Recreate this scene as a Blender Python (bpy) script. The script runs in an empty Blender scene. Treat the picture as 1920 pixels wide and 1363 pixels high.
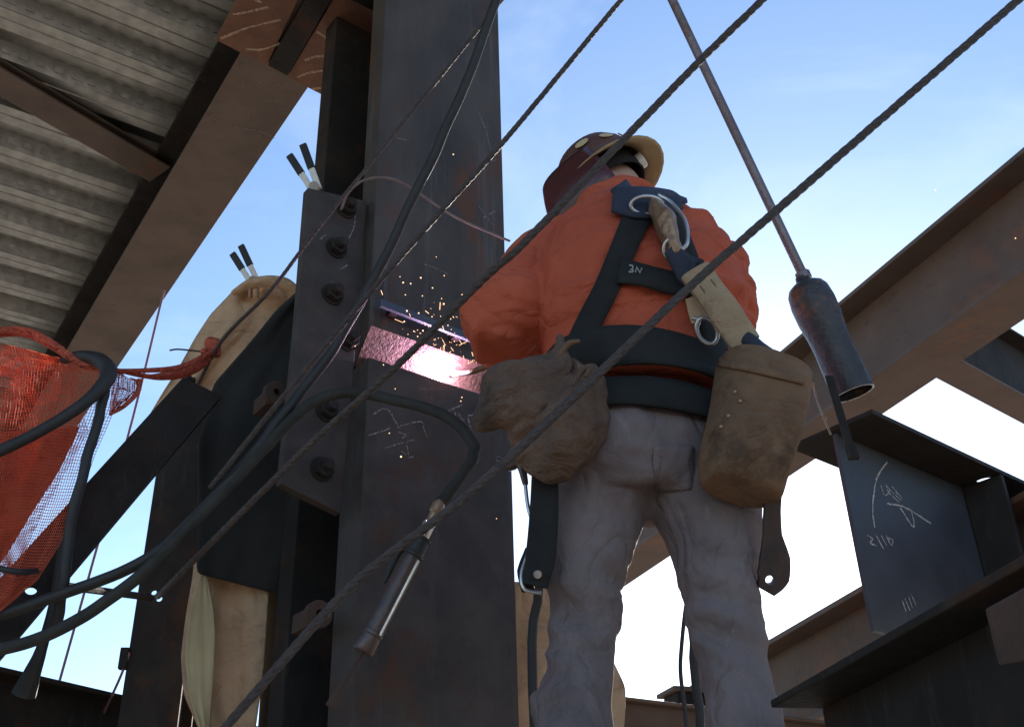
import bpy, bmesh, math, random
from mathutils import Vector as Vec, Matrix, noise
from mathutils.bvhtree import BVHTree
random.seed(7)
SC = bpy.context.scene
COL = SC.collection
R = math.radians

# ------------------------------------------------------------------ camera
CAM = Vec((0, 0, 1.6)); FPX = 2000.0
pitch, roll = R(30), R(1.74)
CF = Vec((0, math.cos(pitch), math.sin(pitch)))
_u0 = Vec((0, -math.sin(pitch), math.cos(pitch))); _r0 = Vec((1, 0, 0))
CU = _u0*math.cos(roll) + _r0*math.sin(roll)
CR = _r0*math.cos(roll) - _u0*math.sin(roll)
cd = bpy.data.cameras.new('camera'); cam = bpy.data.objects.new('camera', cd); COL.objects.link(cam)
m = Matrix.Identity(4)
for i in range(3):
    m[i][0] = CR[i]; m[i][1] = CU[i]; m[i][2] = -CF[i]; m[i][3] = CAM[i]
cam.matrix_world = m
cd.sensor_width = 36; cd.lens = 36*FPX/1920; cd.clip_start = .05; cd.clip_end = 3000
SC.camera = cam
SC.render.resolution_x, SC.render.resolution_y = 1024, 726

# ------------------------------------------------------------------ world, sun, exposure
SUN_EL, SUN_AZ = R(20), R(15)          # azimuth: clockwise from +Y
w = bpy.data.worlds.new('World'); SC.world = w; w.use_nodes = True
nt = w.node_tree
bg = nt.nodes['Background']
sky = nt.nodes.new('ShaderNodeTexSky'); sky.sky_type = 'NISHITA'; sky.sun_disc = False
sky.sun_elevation = SUN_EL; sky.sun_rotation = SUN_AZ
sky.altitude = 50; sky.air_density = 1.0; sky.dust_density = .3; sky.ozone_density = 3.0
wtc = nt.nodes.new('ShaderNodeTexCoord'); wmp = nt.nodes.new('ShaderNodeMapping'); wmp.inputs['Scale'].default_value = (1, 1, 2.4); nt.links.new(wtc.outputs['Generated'], wmp.inputs[0])
wno = nt.nodes.new('ShaderNodeTexNoise'); wno.inputs['Scale'].default_value = 3.2; wno.inputs['Detail'].default_value = 9; wno.inputs['Roughness'].default_value = .55; wno.inputs['Distortion'].default_value = .6
nt.links.new(wmp.outputs[0], wno.inputs['Vector'])
wmr = nt.nodes.new('ShaderNodeMapRange'); wmr.inputs[1].default_value = .46; wmr.inputs[2].default_value = .78; wmr.inputs[3].default_value = 0; wmr.inputs[4].default_value = .26; nt.links.new(wno.outputs[0], wmr.inputs[0])
wmx = nt.nodes.new('ShaderNodeMix'); wmx.data_type = 'RGBA'; nt.links.new(wmr.outputs[0], wmx.inputs[0]); nt.links.new(sky.outputs[0], wmx.inputs[6]); wmx.inputs[7].default_value = (5.2, 5.6, 6.0, 1)
nt.links.new(wmx.outputs[2], bg.inputs[0]); bg.inputs[1].default_value = .15
sl = bpy.data.lights.new('sun', 'SUN'); so = bpy.data.objects.new('sun', sl); COL.objects.link(so)
sl.energy = 4.5; sl.angle = R(.5); sl.color = (1, .93, .82)
sd = Vec((math.sin(SUN_AZ)*math.cos(SUN_EL), math.cos(SUN_AZ)*math.cos(SUN_EL), math.sin(SUN_EL)))
so.rotation_euler = sd.to_track_quat('Z', 'Y').to_euler(); so.location = sd*40
SC.view_settings.view_transform = 'Standard'; SC.view_settings.look = 'None'
SC.view_settings.exposure = 0.85; SC.view_settings.gamma = 1.0

# ------------------------------------------------------------------ helpers
def ray(x, y): return CF + CR*((x-960)/FPX) + CU*((681.5-y)/FPX)
def pt(x, y, Y):
    d = ray(x, y); return CAM + d*(Y/d.y)
def ptz(x, y, z):
    d = ray(x, y); return CAM + d*((z-1.6)/d.z)
def on(x, y, p0, n):
    d = ray(x, y); return CAM + d*((p0-CAM).dot(n)/d.dot(n))
def kd(P): return (P-CAM).dot(CF)          # depth along the optical axis
def px2m(P, px): return px*kd(P)/FPX
Z = Vec((0, 0, 1))

def catmull(P, sub):
    if sub <= 1 or len(P) < 3: return [Vec(p) for p in P]
    out = []
    Q = [P[0]*2-P[1]] + list(P) + [P[-1]*2-P[-2]]
    for i in range(1, len(Q)-2):
        a, b, c, d = Q[i-1], Q[i], Q[i+1], Q[i+2]
        for k in range(sub):
            t = k/sub
            out.append(.5*((2*b)+(c-a)*t+(2*a-5*b+4*c-d)*t*t+(3*b-a-3*c+d)*t**3))
    out.append(Vec(P[-1])); return out
def lerpl(vals, n):
    out = []
    for i in range(n):
        f = i/(n-1)*(len(vals)-1); k = min(int(f), len(vals)-2); t = f-k
        out.append(vals[k]*(1-t)+vals[k+1]*t)
    return out

WL = {}
class MB:
    def __init__(s): s.v = []; s.f = []
    def add(s, vs, fs):
        o = len(s.v); s.v += [Vec(p) for p in vs]; s.f += [tuple(i+o for i in f) for f in fs]; return s
    def box(s, c, a, b, d):
        vs = [c+a*i+b*j+d*k for i in (-1, 1) for j in (-1, 1) for k in (-1, 1)]
        fs = [(0, 1, 3, 2), (4, 6, 7, 5), (0, 4, 5, 1), (2, 3, 7, 6), (0, 2, 6, 4), (1, 5, 7, 3)]
        if a.cross(b).dot(d) < 0: fs = [f[::-1] for f in fs]
        return s.add(vs, fs)
    def prism(s, poly, ext):
        n = len(poly); vs = list(poly)+[p+ext for p in poly]
        nn = Vec()
        for i in range(n): nn += (poly[i]-poly[0]).cross(poly[(i+1) % n]-poly[0])
        fs = [tuple(range(n))[::-1], tuple(range(n, 2*n))]+[(i, (i+1) % n, n+(i+1) % n, n+i) for i in range(n)]
        if nn.dot(ext) < 0: fs = [f[::-1] for f in fs]
        return s.add(vs, fs)
    def rings(s, rs, cap=True, closed=True):
        n = len(rs[0]); o = len(s.v)
        for r in rs: s.v += [Vec(p) for p in r]
        for i in range(len(rs)-1):
            for j in range(n if closed else n-1):
                k = (j+1) % n
                s.f.append((o+i*n+j, o+i*n+k, o+(i+1)*n+k, o+(i+1)*n+j))
        if cap and closed:
            s.f.append(tuple(o+j for j in range(n))[::-1]); e = o+(len(rs)-1)*n
            s.f.append(tuple(e+j for j in range(n)))
        return s
    def tube(s, P, r, n=10, sub=1, round_ends=False, flat=1.0, up=None):
        P = catmull([Vec(p) for p in P], sub)
        rr = lerpl(r, len(P)) if isinstance(r, (list, tuple)) else [r]*len(P)
        if round_ends:
            t0 = (P[0]-P[1]).normalized(); t1 = (P[-1]-P[-2]).normalized(); a = []; ra = []; b = []; rb = []
            for q in (.98, .8, .5):
                a.append(P[0]+t0*rr[0]*q); ra.append(rr[0]*math.sqrt(1-q*q)+1e-4)
                b.insert(0, P[-1]+t1*rr[-1]*q); rb.insert(0, rr[-1]*math.sqrt(1-q*q)+1e-4)
            P = a+P+b; rr = ra+rr+rb
        T = []
        for i in range(len(P)):
            T.append((P[min(i+1, len(P)-1)]-P[max(i-1, 0)]).normalized())
        x = (up if up else (Z if abs(T[0].z) < .9 else Vec((1, 0, 0)))).cross(T[0]).normalized()
        rs = []
        for i, p in enumerate(P):
            x = (x - T[i]*x.dot(T[i])).normalized(); y = T[i].cross(x)
            rs.append([p+(x*math.cos(2*math.pi*j/n)+y*math.sin(2*math.pi*j/n)*flat)*rr[i] for j in range(n)])
        return s.rings(rs)
    def lathe(s, P, ax, prof, n=20, caps=(True, True)):
        ax = ax.normalized(); x = ax.orthogonal().normalized(); y = ax.cross(x)
        rs = [[P+ax*h+(x*math.cos(2*math.pi*j/n)+y*math.sin(2*math.pi*j/n))*max(r, 1e-4) for j in range(n)] for h, r in prof]
        s.rings(rs, cap=True); return s
    def ball(s, c, r, n=8, mtx=None):
        rs = []
        for i in range(n//2+1):
            th = math.pi*i/(n//2); z = -math.cos(th); q = max(math.sin(th), 1e-3)
            ring = []
            for j in range(n):
                p = Vec((q*math.cos(2*math.pi*j/n), q*math.sin(2*math.pi*j/n), z))
                p = (mtx @ p) if mtx else p*r
                ring.append(c+p)
            rs.append(ring)
        return s.rings(rs)
    def grid(s, fn, nu, nv):
        o = len(s.v)
        for i in range(nu+1):
            for j in range(nv+1): s.v.append(Vec(fn(i/nu, j/nv)))
        for i in range(nu):
            for j in range(nv):
                a = o+i*(nv+1)+j; s.f.append((a, a+nv+1, a+nv+2, a+1))
        return s
    def build(s, name, mat, parent=None, smooth=False, bevel=0, base=None, label=None, kind=None, bseg=2, solid=0, angle=35):
        if parent is not None: org = WL[parent.name]
        elif base is not None: org = Vec(base)
        else:
            n = len(s.v); org = Vec((sum(p.x for p in s.v)/n, sum(p.y for p in s.v)/n, min(p.z for p in s.v)))
        me = bpy.data.meshes.new(name); me.from_pydata([p-org for p in s.v], [], s.f); me.update()
        o = bpy.data.objects.new(name, me); COL.objects.link(o)
        if mat: me.materials.append(mat)
        if parent is not None: o.parent = parent
        else: o.location = org
        WL[o.name] = org.copy()
        if smooth:
            for p in me.polygons: p.use_smooth = True
            if angle < 180:
                try: me.set_sharp_from_angle(angle=R(angle))
                except Exception: pass
        if solid:
            md = o.modifiers.new('sol', 'SOLIDIFY'); md.thickness = solid; md.offset = 0
        if bevel:
            md = o.modifiers.new('bev', 'BEVEL'); md.width = bevel; md.segments = bseg; md.limit_method = 'ANGLE'; md.angle_limit = R(40)
        if label: o['label'] = label
        if kind: o['kind'] = kind
        return o

def thing(name, label, cat, loc, group=None):
    o = bpy.data.objects.new(name, None); COL.objects.link(o); o.location = loc; o.empty_display_size = .1
    o['label'] = label; o['category'] = cat
    if group: o['group'] = group
    WL[o.name] = Vec(loc); return o
def tag(o, label, cat, group=None):
    o['label'] = label; o['category'] = cat
    if group: o['group'] = group
    return o

def remesh(mb, voxel, smooth=2, fn=None):
    """union of closed shapes into one continuous surface; fn(co, normal) -> offset"""
    me = bpy.data.meshes.new('tmp'); me.from_pydata(mb.v, [], mb.f); me.update()
    bm = bmesh.new(); bm.from_mesh(me); bmesh.ops.recalc_face_normals(bm, faces=bm.faces); bm.to_mesh(me); bm.free()
    o = bpy.data.objects.new('tmp', me); COL.objects.link(o)
    md = o.modifiers.new('r', 'REMESH'); md.mode = 'VOXEL'; md.voxel_size = voxel
    if smooth:
        ms = o.modifiers.new('s', 'SMOOTH'); ms.factor = .5; ms.iterations = smooth
    dg = bpy.context.evaluated_depsgraph_get(); dg.update()
    ev = o.evaluated_get(dg); m2 = bpy.data.meshes.new_from_object(ev)
    out = MB()
    if fn:
        out.v = [v.co + v.normal*fn(v.co, v.normal) for v in m2.vertices]
    else: out.v = [v.co.copy() for v in m2.vertices]
    out.f = [tuple(p.vertices) for p in m2.polygons]
    bpy.data.objects.remove(o); bpy.data.meshes.remove(me); bpy.data.meshes.remove(m2)
    return out

# ------------------------------------------------------------------ materials
def M(name, c1, c2=None, scale=6., rough=.6, metal=0., bump=.15, bscale=60., rust=None, rth=.58, stretch=None, spec=.5, rough2=None, weave=0, detail=6, trans=0, crumple=0, cscale=9., cst=(1, 1, 1.6), streak=None):
    mt = bpy.data.materials.new(name); mt.use_nodes = True
    n = mt.node_tree.nodes; l = mt.node_tree.links; b = n['Principled BSDF']
    tc = n.new('ShaderNodeTexCoord'); mp = n.new('ShaderNodeMapping'); l.new(tc.outputs['Object'], mp.inputs[0])
    if stretch: mp.inputs['Scale'].default_value = stretch
    def noi(sc, det=detail, r=.6):
        q = n.new('ShaderNodeTexNoise'); q.inputs['Scale'].default_value = sc; q.inputs['Detail'].default_value = det; q.inputs['Roughness'].default_value = r
        l.new(mp.outputs[0], q.inputs['Vector']); return q
    def mix(fac, a, bb):
        q = n.new('ShaderNodeMix'); q.data_type = 'RGBA'
        l.new(fac, q.inputs[0])
        for s, v in ((6, a), (7, bb)):
            if isinstance(v, tuple): q.inputs[s].default_value = (*v, 1)
            else: l.new(v, q.inputs[s])
        return q.outputs[2]
    def ramp(src, a, bb):
        q = n.new('ShaderNodeMapRange'); q.inputs[1].default_value = a; q.inputs[2].default_value = bb; q.clamp = True
        l.new(src, q.inputs[0]); return q.outputs[0]
    c2 = c2 or tuple(x*.7 for x in c1)
    n1 = noi(scale); col = mix(ramp(n1.outputs[0], .35, .65), c1, c2)
    if rust:
        n2 = noi(scale*.55, 10, .75); col = mix(ramp(n2.outputs[0], rth-.05, rth+.06), col, rust)
    if streak:
        m3 = n.new('ShaderNodeMapping'); m3.inputs['Scale'].default_value = streak[1]; l.new(tc.outputs['Object'], m3.inputs[0])
        q = n.new('ShaderNodeTexNoise'); q.inputs['Scale'].default_value = streak[2]; q.inputs['Detail'].default_value = 8; q.inputs['Roughness'].default_value = .75; l.new(m3.outputs[0], q.inputs['Vector'])
        col = mix(ramp(q.outputs[0], streak[3], streak[3]+.12), col, streak[0])
    l.new(col, b.inputs['Base Color'])
    b.inputs['Roughness'].default_value = rough; b.inputs['Metallic'].default_value = metal
    b.inputs['Specular IOR Level'].default_value = spec
    if rough2 is not None:
        q = n.new('ShaderNodeMapRange'); q.inputs[1].default_value = .35; q.inputs[2].default_value = .65
        q.inputs[3].default_value = rough; q.inputs[4].default_value = rough2; l.new(n1.outputs[0], q.inputs[0]); l.new(q.outputs[0], b.inputs['Roughness'])
    if bump:
        nb = noi(bscale, 4); bp = n.new('ShaderNodeBump'); bp.inputs['Strength'].default_value = bump; bp.inputs['Distance'].default_value = .01
        h = nb.outputs[0]
        if weave:
            wv = n.new('ShaderNodeTexWave'); wv.inputs['Scale'].default_value = weave; wv.inputs['Distortion'].default_value = 1.5
            l.new(mp.outputs[0], wv.inputs[0]); ad = n.new('ShaderNodeMath'); ad.operation = 'MULTIPLY_ADD'
            l.new(wv.outputs['Fac'], ad.inputs[0]); ad.inputs[1].default_value = .5; l.new(h, ad.inputs[2]); h = ad.outputs[0]
        l.new(h, bp.inputs['Height']); last = bp
        if crumple:
            m2 = n.new('ShaderNodeMapping'); m2.inputs['Scale'].default_value = cst; m2.inputs['Rotation'].default_value = (.3, .5, .2); l.new(tc.outputs['Object'], m2.inputs[0])
            for sc_i, st_i in ((cscale, 1.0), (cscale*2.3, .5)):
                q = n.new('ShaderNodeTexNoise'); q.inputs['Scale'].default_value = sc_i; q.inputs['Detail'].default_value = 2; q.inputs['Distortion'].default_value = .9
                l.new(m2.outputs[0], q.inputs['Vector'])
                s1_ = n.new('ShaderNodeMath'); s1_.operation = 'SUBTRACT'; l.new(q.outputs[0], s1_.inputs[0]); s1_.inputs[1].default_value = .5
                s2_ = n.new('ShaderNodeMath'); s2_.operation = 'ABSOLUTE'; l.new(s1_.outputs[0], s2_.inputs[0])
                s3_ = n.new('ShaderNodeMath'); s3_.operation = 'POWER'; l.new(s2_.outputs[0], s3_.inputs[0]); s3_.inputs[1].default_value = .7
                b2_ = n.new('ShaderNodeBump'); b2_.inputs['Strength'].default_value = min(1, crumple*st_i); b2_.inputs['Distance'].default_value = .05/ (1 if st_i == 1 else 2.3)
                l.new(s3_.outputs[0], b2_.inputs['Height']); l.new(last.outputs[0], b2_.inputs['Normal']); last = b2_
        l.new(last.outputs[0], b.inputs['Normal'])
    if trans:
        tr = n.new('ShaderNodeBsdfTranslucent'); l.new(col, tr.inputs[0]); ms = n.new('ShaderNodeMixShader'); ms.inputs[0].default_value = trans
        out = n['Material Output']; l.new(b.outputs[0], ms.inputs[1]); l.new(tr.outputs[0], ms.inputs[2]); l.new(ms.outputs[0], out.inputs[0])
    return mt
def EM(name, col, st):
    mt = bpy.data.materials.new(name); mt.use_nodes = True; b = mt.node_tree.nodes['Principled BSDF']
    b.inputs['Base Color'].default_value = (0, 0, 0, 1); b.inputs['Emission Color'].default_value = (*col, 1); b.inputs['Emission Strength'].default_value = st
    return mt

def grainy(mt, lo=.42, hi=.6, sc=220):
    n = mt.node_tree.nodes; l = mt.node_tree.links
    tc = n.new('ShaderNodeTexCoord'); q = n.new('ShaderNodeTexNoise'); q.inputs['Scale'].default_value = sc; q.inputs['Detail'].default_value = 3; l.new(tc.outputs['Object'], q.inputs['Vector'])
    mr = n.new('ShaderNodeMapRange'); mr.inputs[1].default_value = lo; mr.inputs[2].default_value = hi; l.new(q.outputs[0], mr.inputs[0])
    l.new(mr.outputs[0], n['Principled BSDF'].inputs['Alpha'])
RUST = (.16, .062, .028)
m_col = M('mill_scale_steel', (.040, .032, .029), (.074, .059, .053), 7, .58, 0, .15, 60, (.075, .034, .02), .60, rough2=.66, detail=9, streak=((.066, .056, .053), (6, 6, .5), 3, .54), spec=.22)
m_colu = M('mill_scale_steel_worn', (.050, .041, .037), (.088, .073, .067), 6, .55, 0, .15, 60, (.12, .045, .022), .575, rough2=.64, detail=9, stretch=(1, 1, .4), streak=((.105, .092, .09), (7, 7, .35), 3, .55), spec=.22)
m_dark = M('dark_shaded_steel', (.021, .0175, .0155), (.034, .0285, .0255), 7, .75, 0, .25, 50, (.062, .03, .018), .58, spec=.2, detail=9, streak=((.05, .042, .038), (5, 5, .8), 5, .56))  # dark tone also paints shade onto webs and undersides; fittings share it
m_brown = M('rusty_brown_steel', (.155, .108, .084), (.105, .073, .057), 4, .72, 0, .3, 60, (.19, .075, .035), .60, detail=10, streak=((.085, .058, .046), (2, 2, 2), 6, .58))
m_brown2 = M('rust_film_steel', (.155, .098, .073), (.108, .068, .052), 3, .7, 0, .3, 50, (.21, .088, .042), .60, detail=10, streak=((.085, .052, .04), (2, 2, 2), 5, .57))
m_plate = M('orange_rust_plate', (.20, .085, .045), (.145, .06, .036), 9, .72, 0, .35, 60, (.11, .05, .035), .6)
m_skytint = M('sky_tinted_steel', (.042, .042, .050), (.06, .061, .072), 5, .5, 0, .15, 60, (.10, .052, .032), .60, rough2=.62, detail=9, streak=((.045, .042, .045), (5, 5, 1.2), 4, .55))  # blue of the reflected sky put into the base colour
m_bevel = M('flame_cut_steel', (.20, .118, .095), (.12, .07, .06), 14, .55, .1, .4, 90, (.12, .06, .05), .60)
m_galv = M('galvanised_deck', (.40, .39, .36), (.30, .29, .27), 14, .30, .8, .06, 40, (.34, .32, .27), .64, rough2=.48, streak=((.27, .25, .20), (1.5, 1.5, 6), 5, .60))
m_conc = M('concrete', (.42, .40, .37), (.34, .325, .30), 2.5, .9, 0, .3, 40)
m_ground = M('site_ground', (.37, .305, .23), (.28, .23, .175), .6, .95, 0, .4, 12)
m_leather = M('tan_leather', (.60, .405, .25), (.44, .29, .175), 6, .8, 0, .35, 90, (.30, .19, .11), .58, trans=.12, crumple=.55, cscale=4.5, streak=((.22, .145, .09), (3, 3, 3), 9, .66))
m_yleather = M('yellow_leather_lining', (.58, .45, .25), (.46, .35, .19), 6, .7, 0, .2, 50)
m_shade = M('painted_shade', (.017, .0155, .0145), (.025, .023, .021), 5, .9, 0, .2, 40)  # near-black colour standing in for shade beside the blanket
m_black = M('black_rubber', (.012, .011, .011), (.022, .02, .02), 20, .6, 0, .1, 80)
m_hoseg = M('grey_green_hose', (.026, .025, .022), (.042, .04, .035), 15, .7, 0, .25, 120, spec=.25)
m_rope = M('wire_rope', (.06, .047, .044), (.095, .072, .066), 60, .65, .1, .8, 260)
m_wire = M('pale_wire', (.19, .15, .12), (.13, .1, .085), 30, .6)
m_line = M('purple_cord', (.30, .15, .20), (.22, .11, .15), 30, .7)
m_orange = M('orange_sweatshirt', (.53, .112, .058), (.43, .085, .045), 4, .9, 0, .4, 320, (.33, .062, .035), .62, spec=.2, crumple=.48, cscale=5.5, streak=((.20, .055, .04), (3, 3, 3), 7, .60))
m_jeans = M('grey_denim', (.215, .168, .165), (.16, .125, .124), 6, .92, 0, .45, 380, (.11, .09, .094), .60, spec=.2, crumple=.45, cscale=6, cst=(1.5, 1.5, 1), streak=((.25, .21, .22), (5, 5, 2), 4, .60))
m_jeans2 = M('worn_denim_pocket', (.135, .11, .12), (.10, .082, .09), 9, .92, 0, .45, 380, spec=.2, crumple=.4, cscale=9)
m_seam = M('dark_orange_seam', (.27, .055, .03), (.2, .04, .024), 20, .9)
m_web = M('black_webbing', (.014, .0138, .0135), (.022, .0215, .021), 14, .8, 0, .4, 160, spec=.3, weave=150)
m_bluepad = M('navy_pad', (.016, .019, .035), (.024, .028, .05), 14, .8, 0, .3, 120)
m_canvas = M('stained_canvas', (.215, .125, .072), (.14, .082, .05), 7, .9, 0, .4, 240, (.085, .05, .032), .58, spec=.2, crumple=.35, cscale=7, streak=((.30, .20, .12), (3, 3, 3), 7, .62))
m_canvas2 = M('darker_canvas', (.12, .07, .044), (.085, .05, .033), 7, .9, 0, .4, 240, (.07, .042, .028), .6, spec=.2, crumple=.3, cscale=9)
m_lug = M('dark_rust', (.07, .034, .022), (.045, .024, .017), 12, .8, 0, .3, 80)
m_suede = M('dirty_suede', (.145, .082, .052), (.09, .052, .036), 7, .85, 0, .5, 120, (.05, .032, .024), .58, crumple=.4, cscale=8, streak=((.26, .18, .13), (3, 3, 3), 8, .63))
m_suedelight = M('torn_suede_patch', (.42, .33, .28), (.3, .22, .18), 20, .85, 0, .6, 60)
m_pack = M('tan_webbing_pack', (.40, .28, .17), (.30, .205, .125), 9, .88, 0, .4, 200, (.17, .105, .065), .60, crumple=.2, cscale=14)
m_metal = M('worn_zinc_metal', (.55, .53, .53), (.42, .38, .36), 18, .32, .85, .1, 60)
m_brass = M('rusty_forged_hook', (.26, .15, .09), (.36, .24, .16), 16, .4, .5, .3, 50)
m_chrome = M('scuffed_chrome', (.62, .63, .64), (.5, .5, .5), 18, .22, .95, .05, 80)
m_tool = M('black_tool_body', (.05, .042, .042), (.10, .06, .05), 16, .35, .3, .15, 60)
m_shell = M('dark_red_hood_shell', (.075, .014, .016), (.04, .012, .014), 8, .3, 0, .1, 30)
m_hat = M('maroon_hard_hat', (.12, .045, .035), (.085, .035, .028), 10, .6, 0, .1, 30, (.30, .22, .06), .62)
m_brim = M('tan_brim', (.40, .285, .15), (.30, .2, .1), 9, .6, 0, .2, 60, (.2, .12, .07), .64)
m_skin = M('skin', (.45, .27, .2), (.4, .23, .17), 10, .55, 0, .1, 60)
m_glove = M('tan_glove', (.36, .25, .16), (.28, .18, .11), 12, .8, 0, .3, 60)
m_boot = M('brown_boot', (.12, .07, .04), (.09, .05, .03), 12, .6, 0, .2, 60)
m_net = M('orange_netting', (.84, .21, .10), (.74, .165, .085), 10, .6, 0, 0, 60, trans=.45)
m_netd = M('orange_net_bunched', (.70, .15, .08), (.48, .095, .055), 30, .75, 0, .6, 90, trans=.35, crumple=.8, cscale=16)
m_chalk = M('chalk', (.62, .55, .50), (.42, .36, .33), 60, .95, 0, .3, 200)
m_chalkd = M('faint_chalk', (.34, .27, .28), (.2, .16, .17), 60, .95, 0, .3, 200)
m_chalko = M('yellow_chalk', (.60, .42, .28), (.40, .28, .2), 50, .95, 0, .3, 200)
grainy(m_chalk, .30, .55); grainy(m_chalkd, .30, .58); grainy(m_chalko, .30, .55)
m_white = M('white_enamel', (.75, .72, .66), (.6, .55, .48), 20, .5)
m_wood = M('scaffold_plank_wood', (.40, .28, .17), (.3, .2, .12), 5, .8, 0, .3, 60, stretch=(1, 8, 8))
m_rod = M('rod_steel', (.13, .09, .09), (.20, .16, .165), 12, .38, .5, .25, 60, RUST, .6)
m_cyl = M('heat_blued_cylinder', (.035, .032, .034), (.06, .052, .055), 9, .42, .3, .5, 60, (.24, .088, .036), .56, streak=((.12, .11, .12), (4, 4, 4), 8, .64))
m_text = M('woven_text', (.34, .34, .34), (.28, .28, .28), 20, .9)
m_bar = M('blue_bar', (.05, .06, .10), (.07, .08, .12), 8, .55)
m_arc = EM('weld_arc', (1, .86, 1), 200)
m_spark = EM('spark', (1, .56, .30), 1.5)

# ------------------------------------------------------------------ steel section helper
def wsection(root, A, B, depth, bf, tf, tw, mats, zb_is_bottom=True, names=('bottom_flange', 'web', 'top_flange'), bev=.003):
    """rolled section from A to B (points on the underside of the bottom flange)"""
    d = (B-A); L = d.length; d.normalize(); s = d.cross(Z).normalized()
    mid = (A+B)/2
    f1 = MB().box(mid+Z*(tf/2), d*L/2, s*bf/2, Z*tf/2).build(names[0], mats[0], root, bevel=bev)
    wb = MB().box(mid+Z*(depth/2), d*(L/2-.001), s*tw/2, Z*(depth/2-tf-.0005)).build(names[1], mats[1], root, bevel=0)
    f2 = MB().box(mid+Z*(depth-tf/2), d*L/2, s*bf/2, Z*tf/2).build(names[2], mats[2], root, bevel=bev)
    return f1, wb, f2
def chalk(strokes, tr, p0, n, width, mat, root, name='chalk_mark', off=.0012):
    """hand-drawn strokes laid on the plane (p0, n); tr maps drawing coordinates to photo pixels"""
    n = n.normalized()
    for st in strokes:
        mb = MB()
        P = [on(*tr(*q), p0, n)+n*off for q in st]
        P = catmull(P, 4)
        for i in range(len(P)-1):
            t = P[i+1]-P[i]
            if t.length < 1e-6: continue
            s = n.cross(t).normalized()*width*random.uniform(.45, .75)
            mb.add([P[i]-s, P[i+1]-s, P[i+1]+s, P[i]+s], [(0, 1, 2, 3)])
        bmn = mb.build(name, mat, root)
def disc_bolt(root, p, n, r, parent=None):
    ax = n.normalized(); x = ax.orthogonal().normalized(); y = ax.cross(x)
    b = MB().lathe(p, ax, [(-.002, r*1.4), (.004, r*1.4)], 18).build('washer', m_dark, root, smooth=True)
    hx = [p+ax*.005+(x*math.cos(R(60*i))+y*math.sin(R(60*i)))*r*1.12 for i in range(6)]
    MB().prism(hx, ax*r*.8).lathe(p+ax*(.005+r*.8), ax, [(0, r*.62), (r*.9, r*.6)], 12).build('bolt', m_dark, b, bevel=.002)

# ------------------------------------------------------------------ ground and platform
g = MB().grid(lambda a, b: Vec(((a-.5)*1200, (b-.5)*1200, 0)), 8, 8).build('ground', m_ground, base=(0, 0, 0)); g['kind'] = 'structure'

AZ = R(52); U = Vec((math.sin(AZ), math.cos(AZ), 0)); V = Vec((-U.y, U.x, 0)); N = -V
A0 = ptz(690, 670, 3.1)                                # left edge of the column face at the splice
ZS = 3.1

# ------------------------------------------------------------------ column
CW, CD, CT = .49, .45, .085
colt = thing('steel_column', 'big grey mill-scale steel column being welded at its splice beside the worker', 'column', (A0.x, A0.y, 0))
def cpt(u, v, z): return Vec((A0.x, A0.y, 0)) + U*u + V*v + Z*z
# upper shaft: face flange with a bevelled foot
def flange_prism(prof, mat, name, parent=colt, bev=.004):
    poly = [cpt(0, v, z) for v, z in prof]
    return MB().prism(poly, U*CW).build(name, mat, parent, bevel=bev)
BEV = .105
up_f = flange_prism([(0, ZS+BEV), (0, 7.5), (CT, 7.5), (CT, ZS+.012)], m_colu, 'upper_face_flange')
bvf = MB().add([cpt(.004, -.0006, ZS+BEV), cpt(CW-.004, -.0006, ZS+BEV), cpt(CW-.004, CT-.0008, ZS+.0125), cpt(.004, CT-.0008, ZS+.0125)], [(0, 3, 2, 1)])
bvf.v = [p + (N*BEV - Z*CT).normalized()*.0022 for p in bvf.v]
bvf.build('bevelled_foot', m_bevel, colt)
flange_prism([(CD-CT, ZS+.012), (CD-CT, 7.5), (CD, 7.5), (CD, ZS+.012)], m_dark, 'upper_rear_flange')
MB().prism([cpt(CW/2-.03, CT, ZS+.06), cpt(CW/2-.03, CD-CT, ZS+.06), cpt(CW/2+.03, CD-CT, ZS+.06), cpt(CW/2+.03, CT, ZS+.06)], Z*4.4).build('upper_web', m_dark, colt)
flange_prism([(-.004, 0), (-.004, ZS), (CT+.03, ZS), (CT+.03, 0)], m_col, 'lower_face_flange')
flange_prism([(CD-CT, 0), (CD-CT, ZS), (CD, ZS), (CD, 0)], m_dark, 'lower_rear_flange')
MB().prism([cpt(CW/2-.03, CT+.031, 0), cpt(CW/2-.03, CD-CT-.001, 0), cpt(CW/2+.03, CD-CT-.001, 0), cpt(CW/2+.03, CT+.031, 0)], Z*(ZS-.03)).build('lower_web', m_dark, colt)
# weld: root bead and arc
bead = MB()
Pb = [cpt(CW*f, CT*.55+.01, ZS+.022+.003*math.sin(f*90)) for f in [i/40 for i in range(2, 39)]]
bead.tube(Pb, .012, 8).build('weld_bead', m_bevel, colt, smooth=True)
WELD = on(822, 698, cpt(0, .045, ZS), N) ; WELD.z = ZS+.035
tag(MB().ball(WELD+N*.012, .015, 12).build('welding_arc', m_arc, smooth=True), 'blinding white welding arc in the column splice joint', 'arc')
al = bpy.data.lights.new('arc_light', 'POINT'); al.energy = 4.2; al.color = (1, .52, .92); al.shadow_soft_size = .02
alo = bpy.data.objects.new('arc_light', al); COL.objects.link(alo); alo.location = WELD+N*.032+Z*.004
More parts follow.
